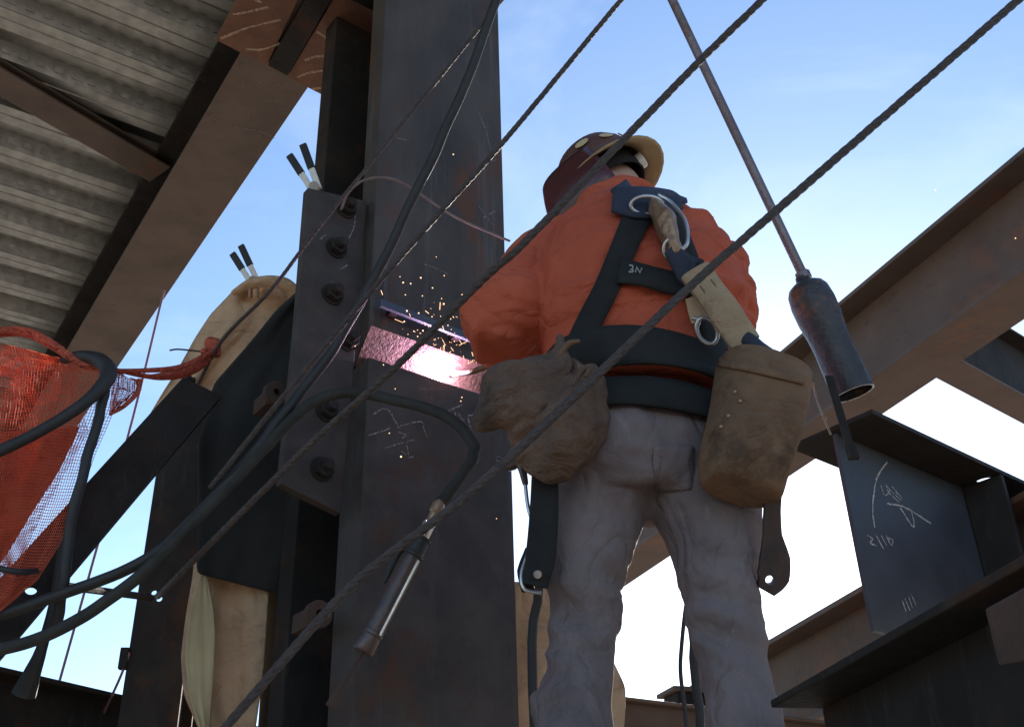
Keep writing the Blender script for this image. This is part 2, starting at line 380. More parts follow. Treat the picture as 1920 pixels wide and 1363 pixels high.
# chalk on the lower shaft
n0 = N; pf = cpt(0, -.004, 0)
tr6 = lambda x, y: (660+x/4.26, 740+y/4.26)
chalk([[(745, 140), (880, 80)], [(812, 115), (822, 150), (832, 200)],
       [(850, 150), (870, 190), (895, 205)], [(925, 180), (935, 230), (950, 290)],
       [(965, 195), (972, 240), (985, 290)], [(925, 168), (1000, 163), (1032, 190), (975, 215)]], tr6, pf, n0, .0045, m_chalkd, colt)
chalk([[(165, 160), (245, 115), (290, 125), (330, 190), (375, 270)], [(130, 325), (250, 290), (300, 265)], [(385, 250), (545, 215), (570, 270), (600, 340)],
       [(265, 425), (380, 390), (500, 360)], [(430, 385), (442, 440), (450, 500)], [(395, 450), (430, 480)], [(455, 500), (490, 495)], [(290, 140), (320, 160), (300, 170)], [(370, 300), (430, 320), (400, 350)]], tr6, pf, n0, .003, m_chalkd, colt)
tr2 = lambda x, y: (400+x/2.2717, y/2.2717)
chalk([[(1130, 880), (1190, 960)], [(1150, 930), (1200, 900)], [(1130, 480), (1160, 560), (1180, 640)], [(780, 590), (830, 600)], [(880, 1120), (960, 1150), (1000, 1170)], [(1180, 690), (1210, 680)]], tr2, cpt(0, 0, 0), n0, .003, m_chalkd, colt)
# backing bar
P1, P2 = on(712, 568, cpt(0, -.035, 0), N), on(897, 640, cpt(0, -.035, 0), N)
dd = (P2-P1).normalized(); ss = dd.cross(N).normalized()
bb = thing('guide_bar', 'short blue-grey steel bar tacked across the column above the weld', 'bar', P1)
MB().box((P1+P2)/2, dd*(P2-P1).length/2, ss*.012, N*.006).build('bar', m_bar, bb, bevel=.002)
for f in (.16, .8):
    q = P1.lerp(P2, f); MB().box(q-N*.022, dd*.012, ss*.010, N*.0158).build('tack_lug', m_dark, bb, bevel=.002)

# ------------------------------------------------------------------ splice plate
SPV = .035; psp = cpt(0, SPV, 0)
sp = thing('splice_plate', 'tall dark bolted plate with hexagon bolts beside the column splice', 'plate', on(600, 930, psp, N))
poly = [on(x, y, psp, N) for x, y in ((577, 352), (688, 377), (668, 640), (640, 962), (527, 906), (556, 620))]
MB().prism(poly, V*.03).build('plate', m_col, sp, bevel=.003)
for (x, y) in ((648, 392), (630, 466), (623, 553), (652, 640), (612, 770), (603, 880)):
    disc_bolt(sp, on(x, y, psp, N)-V*.001, N, .024)
chalk([[(575, 1020), (600, 960), (605, 870)], [(455, 1020), (480, 1000)], [(540, 1150), (570, 1130)]], tr2, psp, N, .003, m_chalkd, sp)
# rusty ear lugs on the dark side of the column
for i, (x, y, lab) in enumerate(((520, 735, 'small rusty lug with a hole beside the upper hoses'), (600, 1150, 'small rusty lug behind the thin cable near the hanging tool'))):
    c = pt(x, y, 2.52); t = thing('rusty_lug', lab, 'lug', c, 'rusty lugs on the column side')
    ring = []
    for s_ in (.034, .011): ring.append([c+(U*math.cos(R(15*k))+Z*math.sin(R(15*k)))*s_ for k in range(24)])
    mb = MB()
    o_, i_ = ring
    b_o = [p+V*.02 for p in o_]; b_i = [p+V*.02 for p in i_]
    mb.rings([i_, o_, b_o, b_i, i_], cap=False)
    mb.build('ring_plate', m_lug, t, bevel=0)
    MB().box(c+V*.07, U*.014, V*.05, Z*.024).build('shank', m_lug, t, bevel=.003)

# ------------------------------------------------------------------ deck, slab and the beams under it
bL1, bL2, bR1, bR2 = ptz(449, 107, 4.8), ptz(117, 663, 4.8), ptz(574, 170, 4.8), ptz(232, 680, 4.8)
c1, c2 = (bL1+bR1)/2, (bL2+bR2)/2
bd = (c2-c1).normalized(); bs = bd.cross(Z).normalized()      # bs points right (away from the deck)
beam_d = .42
db = thing('deck_edge_beam', 'long brown steel beam carrying the edge of the metal deck', 'beam', c1-bd*.42)
wsection(db, c1-bd*.42, c1+bd*7, beam_d, .30, .022, .014, (m_brown, m_dark, m_dark))  # web and top flange coloured darker for their shade below the deck
pn = -Z
chalk([[(0, 0), (60, 8), (130, -2)], [(20, 60), (90, 66)], [(-120, 150), (0, 165), (60, 190)], [(-60, -20), (-58, 20)], [(-40, 90), (-38, 120)]], lambda x, y: (485+x*.5, 155+y*.55), c1-Z*0, pn, .003, m_chalkd, db)
# hatched plates below its end
pz = 4.774
e = [ptz(x, y, pz) for x, y in ((405, 76), (508, 128), (575, 5), (445, -15))]
cp = thing('connection_plate', 'orange rusty plate with white chalk strokes under the beam end', 'plate', e[0])
up = [ptz(405, 76, pz), ptz(500, 124, pz), ptz(612, -110, pz), ptz(520, -140, pz)]
MB().prism(up, Z*.0255).build('plate', m_plate, cp, bevel=.002)
lo = [ptz(538, 145, pz-.004), ptz(640, 197, pz-.004), ptz(720, 40, pz-.004), ptz(628, -5, pz-.004)]
MB().prism(lo, Z*.0265).build('plate', m_plate, cp, bevel=.002)
bar = [ptz(503, 124, pz-.02), ptz(539, 143, pz-.02), ptz(655, -60, pz-.02), ptz(622, -80, pz-.02)]
MB().prism(bar, Z*.045).build('stiffener', m_dark, cp, bevel=.002)
tr8 = lambda x, y: (400+x/6.196, y/6.196)
chalk([[(230, 170), (350, 150), (640, 85)], [(85, 450), (300, 360), (450, 310), (785, 230)], [(380, 570), (540, 580), (650, 550), (775, 510)], [(480, 0), (560, 30)]], tr8, Vec((0, 0, pz)), pn, .0085, m_chalko, cp)
chalk([[(1060, 705), (1180, 660), (1300, 650)], [(980, 900), (1100, 850), (1290, 820)], [(1150, 1035), (1270, 1020)], [(1200, 370), (1310, 440)]], tr8, Vec((0, 0, pz-.004)), pn, .0085, m_chalko, cp)
# joist framing into the beam
jz = 5.16
j1, j2 = ptz(-40, 132, jz), ptz(268, 310, jz)
jd = (j2-j1).normalized()
jt = thing('deck_joist', 'narrow brown steel joist crossing under the corrugated deck', 'joist', j1-jd*1.5)
wsection(jt, j1-jd*2.0, j2+jd*.10, .055, .17, .012, .009, (m_brown, m_brown, m_brown))
# metal deck: panels with ribs along bs, stepping along bd
DZ = 4.8+beam_d+.004
dk = thing('metal_deck', 'ribbed galvanised metal deck seen from below at upper left', 'metal deck', c1-bs*1.5+Z*(DZ-4.8))
org = Vec((c1.x, c1.y, DZ)) + bs*.13
pitch_r = .305; rib = .07
def prof(k):
    q = k*pitch_r
    return [(q, 0), (q+.055, 0), (q+.061, .007), (q+.067, 0), (q+.122, 0), (q+.158, rib), (q+.19, rib), (q+.197, rib-.006), (q+.204, rib), (q+.267, rib), (q+.303, 0)]
first = None
LEN = 4.2
for pnl in range(20):
    s0 = -3.0+pnl*pitch_r*2
    pts_ = []
    for k in range(2): pts_ += prof(k)
    pts_[-1] = (2*pitch_r-.003, .0)
    a = [(x, z) for x, z in pts_]
    if first is None:
        mb = MB(); base0 = org
        lo_ = [base0+bd*x+Z*z for x, z in a]; hi = [p-bs*LEN for p in lo_]
        mb.rings([lo_, hi], cap=False, closed=False)
        first = mb; firsto = None
    mbp = MB(); mbp.v = [p+bd*s0 for p in first.v]; mbp.f = list(first.f)
    if pnl == 0:
        po = mbp.build('deck_panel', m_galv, dk, solid=.0012); firsto = po
    else:
        po = firsto.copy(); COL.objects.link(po); po.parent = dk; po.location = bd*(pnl*pitch_r*2); WL[po.name] = WL[dk.name]
em = MB()
for pnl in range(2, 18):
    for k in range(2):
        q0 = -3.0+pnl*pitch_r*2+k*pitch_r
        for (xa, xb) in ((q0+.122, q0+.158), (q0+.267, q0+.303)):
            za, zb = (0, rib) if xa < q0+.2 else (rib, 0)
            sl_ = Vec((xb-xa, zb-za)).normalized(); nrm = bd*(sl_.y)+Z*(-sl_.x)
            if nrm.z > 0: nrm = -nrm
            cen = org+bd*((xa+xb)/2)+Z*((za+zb)/2)
            for i in range(int(3.4/.075)):
                c = cen-bs*(.22+i*.075+(.037 if k else 0))
                em.box(c+nrm*.001, bs*.018, (bd*sl_.x+Z*sl_.y)*.015, nrm*.0075)
eo = em.build('embossment', m_galv, dk, bevel=0); eo['kind'] = 'stuff'
slab = MB().box(org-bs*(LEN/2-.0)+bd*2.9+Z*(rib+.075), bs*(LEN/2+.02), bd*6.2, Z*.07).build('floor_slab', m_conc, None); slab['kind'] = 'structure'

# ------------------------------------------------------------------ big beam at right
zb = 3.95
r1, r2 = ptz(1657, 775, zb), ptz(1774, 694, zb)
rd = (ptz(1774, 694, zb)-ptz(1490, 884, zb)).normalized()
rs_ = rd.cross(Z).normalized()          # right of travel (travel towards the camera)
if rs_.x < 0: rs_ = -rs_
cr = r1 - rs_*.14
rb = thing('girder', 'broad brown steel girder rising across the right behind the worker', 'girder', cr+rd*.5)
wsection(rb, cr-rd*2.9, cr+rd*3.2, .49, .28, .022, .014, (m_brown2, m_brown2, m_brown))
# cross beam joining it at right
q1 = ptz(1800, 683, zb+.03); q2 = ptz(1925, 752, zb+.03); qd = (q2-q1).normalized()
xb = thing('cross_beam', 'short brown beam meeting the girder at the right edge', 'beam', q1)
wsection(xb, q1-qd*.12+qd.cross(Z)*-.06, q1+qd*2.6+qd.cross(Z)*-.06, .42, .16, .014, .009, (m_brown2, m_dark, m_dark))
# ------------------------------------------------------------------ stub beam with sky-tinted web
zt = 2.8
s1, s2, s3 = ptz(1500, 850, zt), ptz(1620, 765, zt), ptz(1920, 905, zt)
sdv = (s3-s2).normalized(); swd = (s2-s1); sw = swd.length; swn = sdv.cross(Z).normalized()
if swn.dot(swd) < 0: swn = -swn
sc_ = (s1+s2)/2; tfz = .02
stb = thing('stub_beam', 'dark steel beam end with chalk-marked web tinted like reflected sky at lower right', 'beam', sc_-Z*.5)
sh = sw/2*.92
tf_poly = [sc_-swn*sh, sc_+swn*sh, sc_+swn*sh+sdv*1.7, sc_-swn*sh+sdv*1.7]
# top flange with a bolt hole
hc = ptz(1848, 903, zt); hr = .028
def flange_holed(p, a, b, La, Lb, h, r, th, holes):
    """rectangle p + a*[0,La] + b*[0,Lb], thickness th along Z, with round through holes (centres)"""
    cu = bpy.data.curves.new('t', 'CURVE'); cu.dimensions = '2D'; cu.fill_mode = 'BOTH'; cu.extrude = th/2
    def spl(pts2):
        s = cu.splines.new('POLY'); s.points.add(len(pts2)-1); s.use_cyclic_u = True
        for q, (x, y) in zip(s.points, pts2): q.co = (x, y, 0, 1)
    spl([(0, 0), (La, 0), (La, Lb), (0, Lb)])
    for c, rr in holes:
        x0, y0 = (c-p).dot(a), (c-p).dot(b)
        spl([(x0+rr*math.cos(R(18*k)), y0+rr*math.sin(R(18*k))) for k in range(20)])
    o = bpy.data.objects.new('t', cu); COL.objects.link(o)
    dg = bpy.context.evaluated_depsgraph_get(); me = bpy.data.meshes.new_from_object(o.evaluated_get(dg))
    nn = a.cross(b)
    mb = MB(); mb.v = [p+a*v.co.x+b*v.co.y+nn*v.co.z for v in me.vertices]; mb.f = [tuple(f.vertices) for f in me.polygons]
    bpy.data.objects.remove(o); bpy.data.meshes.remove(me); return mb
flange_holed(sc_-swn*sh+Z*.006, sdv, swn, 1.7, sh*2, 0, 0, .012, [(hc, hr)]).build('top_flange', m_dark, stb)
wbz = .515
webp = sc_+sdv*.012
MB().box(webp+sdv*.84-Z*(wbz/2+.001), sdv*.84, swn*.006, Z*wbz/2).build('web', m_skytint, stb, bevel=.002)
MB().box(sc_+sdv*1.03-Z*(wbz+.0125), sdv*.67, swn*sh, Z*.01).build('bottom_flange', m_dark, stb, bevel=.003)
stx = on(1838, 880, webp+swn*.07, swn)
st_u = (stx-sc_).dot(sdv)
MB().box(sc_+sdv*st_u-swn*(sh*.5+.004)-Z*(wbz/2+.001), sdv*.008, swn*(sh*.5-.004), Z*(wbz/2-.002)).build('stiffener', m_dark, stb, bevel=.002)
MB().box(sc_+sdv*st_u+swn*(sh*.5+.004)-Z*(wbz/2+.001), sdv*.008, swn*(sh*.5-.004), Z*(wbz/2-.002)).build('stiffener', m_dark, stb, bevel=.002)
trs = lambda x, y: (1460+x/2.12, 720+y/2.12)
wf = webp+swn*.0062
chalk([[(430, 310), (390, 370), (375, 450), (372, 510), (380, 570)], [(480, 490), (535, 570), (525, 505), (497, 490)], [(430, 475), (500, 490), (605, 555)]], trs, wf, swn, .0045, m_chalk, stb)
chalk([[(404, 402), (420, 442), (440, 425), (422, 400)], [(425, 402), (450, 430), (486, 462)], [(428, 418), (445, 440), (478, 470)], [(447, 405), (462, 422), (490, 455), (476, 440), (462, 432)],
       [(350, 600), (372, 615), (362, 632), (388, 642)], [(385, 600), (415, 655)], [(405, 600), (428, 642)], [(425, 600), (445, 640), (452, 620), (432, 612)],
       [(500, 850), (520, 900)], [(515, 845), (530, 890)], [(525, 835), (545, 880)], [(490, 860), (505, 905)]], trs, wf, swn, .003, m_chalk, stb)
# near dark beam in front of the worker's boot side
zn = 1.965
k1, k2 = ptz(1443, 1312, zn), ptz(1900, 1048, zn)
kdv = (k2-k1).normalized(); ks = kdv.cross(Z).normalized()
if ks.x < 0: ks = -ks
nb = thing('near_beam', 'black shadowed beam jutting in at the bottom right corner', 'beam', k1+kdv*.5)
kc = k1+ks*.09-Z*.012
wsection(nb, kc-Z*.16, kc+kdv*1.05-Z*.16, .172, .18, .012, .009, (m_dark, m_dark, m_dark))  # shade of the underside is put into the dark colour
rp = thing('rusty_gusset', 'small red-brown rusty plate beside the near beam at right edge', 'plate', pt(1890, 1180, 1.04))
p_ = pt(1885, 1180, 1.04); nn_ = Vec((-.2, -.95, -.2)).normalized()
MB().prism([on(x, y, p_, nn_) for x, y in ((1852, 1140), (1960, 1080), (1975, 1230), (1878, 1246))], -nn_*.014).build('plate', m_lug, rp, bevel=.002)
# far low girder
zf = 2.75
f1, f2 = ptz(1450, 1222, zf), ptz(1645, 1113, zf); fd = (f2-f1).normalized(); fs_ = fd.cross(Z).normalized()
fg = thing('far_girder', 'distant pinkish brown girder behind the worker legs', 'girder', f1-Z*.3)
wsection(fg, f1-fd*2.0-Z*.36, f2+fd*2.5-Z*.36, .36, .22, .02, .014, (m_brown2, m_brown2, m_brown2))
fx = ptz(1170, 1312, 2.3); fy = ptz(1340, 1332, 2.3); fxd = (fy-fx).normalized()
fb = thing('far_strut', 'thin distant reddish strut between the worker legs near the bottom', 'strut', fx)
wsection(fb, fx-fxd*.25-Z*.1, fx+fxd*1.6-Z*.1, .10, .08, .01, .008, (m_brown2, m_brown2, m_brown2))
pq = pt(1285, 1330, 4.2)
pb = thing('far_post', 'small dark post standing behind the worker right shin', 'post', Vec((pq.x, pq.y, 0)))
ztop = pt(1285, 1303, 4.2).z
MB().box(Vec((pq.x, pq.y, ztop/2)), Vec((.055, .02, 0)), Vec((-.02, .055, 0)), Z*ztop/2).build('shaft', m_dark, pb, bevel=.004)
MB().box(Vec((pq.x, pq.y, ztop+.008)), Vec((.075, .025, 0)), Vec((-.025, .075, 0)), Z*.008).build('cap_plate', m_brown2, pb, bevel=.002)

# ------------------------------------------------------------------ left: post, brace, bottom beam
pp = pt(285, 1300, 3.05); pu = (CR-CR*0); pu = Vec((1, .12, 0)).normalized(); pv = Vec((-pu.y, pu.x, 0))
po_ = thing('steel_post', 'black silhouetted steel post at left with small bolt holes', 'post', Vec((pp.x, pp.y, 0)))
pw = .185
hA = on(288, 1113, Vec((pp.x, pp.y, 0)), -pv); hB = on(298, 1122, Vec((pp.x, pp.y, 0)), -pv)
left = on(226, 1330, Vec((pp.x, pp.y, 0)), -pv); left.z = 0
rp_ = on(337, 1330, Vec((pp.x, pp.y, 0)), -pv); pw = (rp_-left).dot(pu)
fl = flange_holed(left, pu, Z, pw, 3.2, 0, 0, .014, [(on(289, 1111, left, -pv), .0085), (on(299, 1123, left, -pv), .009)])
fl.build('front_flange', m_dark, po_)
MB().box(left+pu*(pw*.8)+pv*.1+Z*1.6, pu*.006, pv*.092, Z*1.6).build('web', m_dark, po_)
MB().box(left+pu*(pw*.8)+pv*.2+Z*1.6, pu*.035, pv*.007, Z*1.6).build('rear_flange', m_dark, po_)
MB().box(on(236, 1235, left, -pv)-pu*.004-pv*.003, pu*.012, pv*.012, Z*.03).build('clip', m_dark, po_, bevel=.002)
# brace angle with pin hole
B1, B2 = pt(372, 735, 2.62), pt(35, 1120, 2.30)
bdv = (B2-B1).normalized(); bn = (-(CF)).normalized(); bn = (bn-bdv*bn.dot(bdv)).normalized(); bw = bdv.cross(bn).normalized()
br = thing('diagonal_brace', 'black silhouetted diagonal brace with a pin hole at lower left', 'brace', B2)
wB = px2m(B1, 40)
if bw.x > 0 and bw.z > 0: pass
P0 = B1-bw*wB-bdv*.02
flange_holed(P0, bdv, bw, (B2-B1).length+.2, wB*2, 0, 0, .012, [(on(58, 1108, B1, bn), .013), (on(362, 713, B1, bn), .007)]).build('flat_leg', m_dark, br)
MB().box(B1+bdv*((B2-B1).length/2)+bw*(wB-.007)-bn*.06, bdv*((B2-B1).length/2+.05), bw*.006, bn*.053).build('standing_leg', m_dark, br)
# bottom-left beam
zl = 2.35
l1, l2 = ptz(0, 1281, zl), ptz(372, 1362, zl); ld = (l2-l1).normalized()
lb = thing('low_beam', 'black beam along the bottom left corner under the blue sky', 'beam', l1)
lsd = ld.cross(Z).normalized()
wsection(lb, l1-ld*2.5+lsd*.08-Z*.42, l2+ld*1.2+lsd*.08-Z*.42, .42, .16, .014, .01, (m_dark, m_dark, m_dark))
# small cross rod from the brace to the post
a_, b_ = pt(118, 1098, 2.45), pt(283, 1120, 2.98)
tag(MB().tube([a_, b_], .010, 8, round_ends=True).build('tie_rod', m_dark, smooth=True), 'thin black tie rod between the diagonal brace and the post', 'rod')
# hanging stub cord end
tag(MB().tube([pt(120, 1000, 2.3), pt(100, 1130, 2.32), pt(78, 1215, 2.34), pt(60, 1262, 2.36), pt(45, 1300, 2.38)], [.010, .010, .013, .02, .028], 8, 4).build('hanging_strap', m_black, smooth=True), 'frayed black strap hanging down to the low beam at lower left', 'strap')

# ------------------------------------------------------------------ leather blankets and painted shade sheets
def sheet(pts2, Yf, nu, nv, name, mat, label, cat, thick=.004, fold=.02, seed=0, extra=None):
    """pts2: rows of (left px, right px) pairs top to bottom; Yf(u, v) gives depth"""
    rows = pts2
    def fn(a, b):
        f = a*(len(rows)-1); k = min(int(f), len(rows)-2); t = f-k
        t2 = t
        l = [rows[k][0][i]*(1-t2)+rows[k+1][0][i]*t2 for i in (0, 1)]
        r = [rows[k][1][i]*(1-t2)+rows[k+1][1][i]*t2 for i in (0, 1)]
        x = l[0]*(1-b)+r[0]*b; y = l[1]*(1-b)+r[1]*b
        Y = Yf(a, b)+fold*noise.noise(Vec((b*5+seed, a*1.7, seed)))+fold*.4*noise.noise(Vec((b*13, a*5, seed+3)))
        return pt(x, y, Y)
    o = MB().grid(fn, nu, nv).build(name, mat, smooth=True, angle=180)
    md = o.modifiers.new('sub', 'SUBSURF'); md.levels = 1; md.render_levels = 1
    md = o.modifiers.new('sol', 'SOLIDIFY'); md.thickness = thick; md.offset = 0
    return tag(o, label, cat)
rows = [((437, 545), (570, 532)), ((428, 556), (575, 570)), ((395, 590), (560, 640)), ((362, 640), (500, 680)), ((335, 690), (460, 720)), ((300, 745), (400, 760)), ((268, 800), (345, 795)), ((264, 811), (310, 816))]
sheet(rows, lambda a, b: 2.98+.10*b-.05*math.sin(b*3.1)+.06*a, 28, 20, 'leather_blanket', m_leather, 'tan leather blanket clamped up and draped behind the diagonal brace', 'blanket', fold=.05, seed=2)
rows = [((448, 540), (556, 530)), ((505, 531), (560, 524)), ((530, 528), (575, 560))]
# upper rolled edge of the blanket
tag(MB().tube([pt(440, 548, 2.95), pt(470, 533, 2.93), pt(505, 528, 2.92), pt(535, 532, 2.92), pt(556, 545, 2.93)], [.012, .022, .026, .026, .02], 12, 5, True, flat=.7).build('rolled_leather_edge', m_leather, smooth=True), 'rolled tan leather edge on top of the draped blanket under the clamp', 'leather roll')
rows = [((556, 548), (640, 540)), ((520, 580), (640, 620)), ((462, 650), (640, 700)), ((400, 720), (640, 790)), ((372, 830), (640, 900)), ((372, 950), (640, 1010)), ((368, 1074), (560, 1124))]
sheet(rows, lambda a, b: 2.84+.10*b, 30, 16, 'shade_fill_sheet', m_shade, 'black sheet standing in for the shaded inside of the blanket, left of the column', 'shade sheet', fold=.02, seed=5)  # dark sheet paints the shaded inside of the blanket
rows = [((366, 1040), (510, 1040)), ((362, 1082), (503, 1115)), ((350, 1150), (500, 1170)), ((340, 1230), (495, 1240)), ((345, 1300), (487, 1310)), ((372, 1363), (478, 1370)), ((400, 1430), (470, 1440))]
def yl(a, b): return 2.93 - .05*math.cos((b-.15)*7)*(1-b)
sheet(rows, yl, 28, 24, 'leather_apron', m_leather, 'tan leather flap hanging below the black shade sheet at lower left', 'leather flap', fold=.02, seed=8)
rows = [((374, 1078), (388, 1082)), ((360, 1130), (400, 1140)), ((350, 1190), (404, 1190)), ((348, 1240), (402, 1240)), ((354, 1300), (398, 1300)), ((374, 1358), (392, 1364)), ((384, 1420), (392, 1420))]
sheet(rows, lambda a, b: 2.845+.02*b, 18, 8, 'yellow_leather_lining', m_yleather, 'yellow inner lining on the tan leather flap', 'lining', fold=.008, seed=11)
rows = [((960, 1090), (1130, 1100)), ((965, 1130), (1140, 1140)), ((960, 1200), (1145, 1230)), ((960, 1290), (1174, 1290)), ((955, 1363), (1170, 1370)), ((950, 1430), (1150, 1430))]
sheet(rows, lambda a, b: 2.98+.02*b, 24, 16, 'leather_screen', m_leather, 'pale tan leather sheet behind the worker left shin', 'leather sheet', fold=.02, seed=14)

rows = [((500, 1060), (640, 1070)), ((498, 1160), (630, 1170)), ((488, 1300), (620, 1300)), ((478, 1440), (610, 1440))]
sheet(rows, lambda a, b: 2.99+.03*b, 20, 12, 'shade_fill_sheet', m_shade, 'lower black sheet added to fill the dark gap between the leather flap and the column', 'shade sheet', fold=.015, seed=21)  # added sheet, closes the bright gap with painted darkness
# spring clamps
def clamp(x0, y0, x1, y1, xb_, yb_, Y, label):
    b0 = pt(xb_, yb_, Y); t = thing('spring_clamp', label, 'clamp', b0, 'spring clamps')
    for (x, y, dx) in ((x0, y0, -6), (x1, y1, 8)):
        tip = pt(x, y, Y); base = pt(xb_+dx, yb_, Y); mid = base.lerp(tip, .45)
        d = (tip-base).normalized(); s = d.cross(CF).normalized(); n_ = s.cross(d)
        MB().box((mid+tip)/2, d*(tip-mid).length/2, s*.0115, n_*.007).build('handle_grip', m_black, t, bevel=.003)
        MB().box((mid+base)/2, d*(mid-base).length/2, s*.0095, n_*.005).build('steel_arm', m_white, t, bevel=.002)
    c = pt(xb_, yb_-4, Y)
    MB().lathe(c-CF*.016, CF, [(0, .015), (.032, .015)], 16).build('spring', m_metal, t, smooth=True)
    for s_ in (-1, 1):
        MB().box(c+CR*.011*s_-CU*.028, CR*.005, CF*.012, CU*.03).build('jaw', m_brass, t, bevel=.003)
clamp(543, 292, 568, 272, 590, 355, 2.47, 'black-handled spring clamp biting the top of the bolted splice plate')
clamp(436, 476, 452, 461, 476, 530, 2.93, 'black-handled spring clamp biting the tan leather blanket')

# ------------------------------------------------------------------ orange net
nY = 2.18
def net_patch(rows, nu, nv, name, Yf, th, seed, parent):
    def fn(a, b):
        f = a*(len(rows)-1); k = min(int(f), len(rows)-2); t = f-k
        l = [rows[k][0][i]*(1-t)+rows[k+1][0][i]*t for i in (0, 1)]; r = [rows[k][1][i]*(1-t)+rows[k+1][1][i]*t for i in (0, 1)]
        x = l[0]*(1-b)+r[0]*b; y = l[1]*(1-b)+r[1]*b
        y += 5*noise.noise(Vec((a*4, b*4, seed)))
        return pt(x, y, Yf(a, b)+.05*noise.noise(Vec((a*3, b*5, seed+9)))+.02*noise.noise(Vec((a*10, b*12, seed))))
    o = MB().grid(fn, nu, nv).build(name, m_net, parent)
    md = o.modifiers.new('w', 'WIREFRAME'); md.thickness = th; md.use_even_offset = False; md.use_replace = True
    return o
net = thing('safety_net', 'bright orange mesh safety net bunched along the left edge', 'net', pt(60, 1000, nY))
rows = [((-90, 625), (208, 690)), ((-90, 690), (232, 700)), ((-90, 760), (215, 765)), ((-90, 840), (178, 850)), ((-90, 920), (150, 935)), ((-90, 1000), (118, 1010)), ((-90, 1080), (70, 1085)), ((-90, 1150), (-5, 1150))]
net_patch(rows, 96, 56, 'net_panel', lambda a, b: nY, .0020, 1, net)
rows2 = [((-90, 640), (150, 690)), ((-90, 720), (140, 740)), ((-90, 800), (165, 810)), ((-90, 900), (110, 905)), ((-90, 1000), (60, 1000)), ((-90, 1110), (25, 1090))]
net_patch(rows2, 84, 44, 'net_panel', lambda a, b: nY+.06, .0016, 5, net)
rows3 = [((-90, 815), (150, 800)), ((-90, 870), (112, 880)), ((-90, 960), (60, 960)), ((-90, 1040), (12, 1040)), ((-90, 1100), (-30, 1090))]
MB().grid(lambda a, b: pt(*(lambda f, k: [((rows3[k][0][i]*(1-f)+rows3[k+1][0][i]*f)*(1-b)+(rows3[k][1][i]*(1-f)+rows3[k+1][1][i]*f)*b) for i in (0, 1)])(a*4-min(int(a*4), 3), min(int(a*4), 3)), nY+.10+.03*noise.noise(Vec((a*5, b*6, 2)))), 30, 20).build('folded_net', m_netd, net, smooth=True, solid=.002, angle=180)
rw = [((208, 700), (262, 712)), ((210, 730), (262, 735)), ((205, 775), (228, 762))]
net_patch(rw, 20, 16, 'net_panel', lambda a, b: nY+.01, .0026, 7, net)
MB().tube([pt(-60, 628, nY-.02), pt(40, 622, nY-.02), pt(95, 645, nY-.02), pt(150, 680, nY-.02), pt(205, 695, nY-.01), pt(260, 695, nY), pt(330, 690, nY+.1), pt(375, 672, nY+.25), pt(405, 655, nY+.40)], [.018, .016, .016, .013, .010, .007, .009, .011, .010], 12, 6, flat=.7).build('bunched_edge', m_netd, net, smooth=True)
MB().tube([pt(215, 693, nY-.01), pt(280, 706, nY+.08), pt(325, 702, nY+.2), pt(365, 690, nY+.3), pt(400, 662, nY+.4)], [.006, .008, .019, .019, .014], 12, 6, flat=.75).build('bunched_edge', m_netd, net, smooth=True)
MB().tube([pt(262, 712, nY), pt(258, 735, nY), pt(232, 762, nY), pt(205, 778, nY)], [.007, .006, .005, .003], 8, 4).build('net_hem', m_netd, net, smooth=True)
knot = MB()
for i in range(9):
    c = pt(395+random.uniform(-14, 14), 656+random.uniform(-14, 12), nY+.40+random.uniform(-.02, .02)); knot.ball(c, random.uniform(.012, .024), 8)
remesh(knot, .005, 2).build('knot', m_netd, net, smooth=True, angle=180)
MB().tube([pt(318, 657, nY+.4), pt(335, 655, nY+.4), pt(375, 659, nY+.4)], .0025, 6, 4).build('tie_wire', m_black, net, smooth=True)

# ------------------------------------------------------------------ hoses and cables
def hose(name, P, r, mat, label, cat, sub=8, n=12, group=None):
    Q = catmull([pt(*p) for p in P], 3)
    if not isinstance(r, list) and r > .009: Q = [p+Vec((noise.noise(p*6+Vec((i_, 0, 0))), noise.noise(p*5), noise.noise(p*7)))*.005 for i_, p in enumerate(Q)]
    o = MB().tube(Q, r, n, max(2, sub//2), True).build(name, mat, smooth=True, angle=180)
    return tag(o, label, cat, group)
hose('black_hose', [(1300, -1100, 1.5), (1030, -280, 1.88), (950, -60, 1.95), (930, 0, 1.97), (862, 185, 2.05), (785, 350, 2.12), (705, 515, 2.18), (620, 660, 2.2), (545, 760, 2.2), (455, 875, 2.2), (300, 1030, 2.2), (120, 1112, 2.2), (-60, 1172, 2.2)], .0128, m_black, 'thick black hose running from top centre down across the column to lower left', 'hose')
hose('grey_hose', [(-60, 1232, 2.18), (90, 1188, 2.18), (200, 1125, 2.18), (300, 1042, 2.18), (420, 920, 2.2), (500, 838, 2.2), (560, 775, 2.2), (620, 741, 2.2), (690, 738, 2.2), (770, 757, 2.18), (840, 783, 2.15), (884, 825, 2.12), (884, 862, 2.1), (855, 905, 2.1), (826, 945, 2.1)], .0132, m_hoseg, 'grey rubber air hose arching over the column and down to the hanging tool', 'hose')
hose('hoop_hose', [(-60, 865, 2.05), (0, 845, 2.06), (90, 800, 2.08), (165, 750, 2.1), (203, 705, 2.12), (190, 678, 2.14), (150, 668, 2.16), (120, 676, 2.2)], [.013, .013, .013, .014, .019, .019, .014, .011], m_black, 'black hose looping over the top of the orange net', 'hose')
hose('drop_hose', [(198, 700, 2.13), (192, 760, 2.14), (165, 850, 2.15), (145, 930, 2.16), (128, 1010, 2.18), (118, 1100, 2.2), (106, 1170, 2.25)], .0115, m_black, 'black hose dropping beside the orange net past the diagonal brace', 'hose')
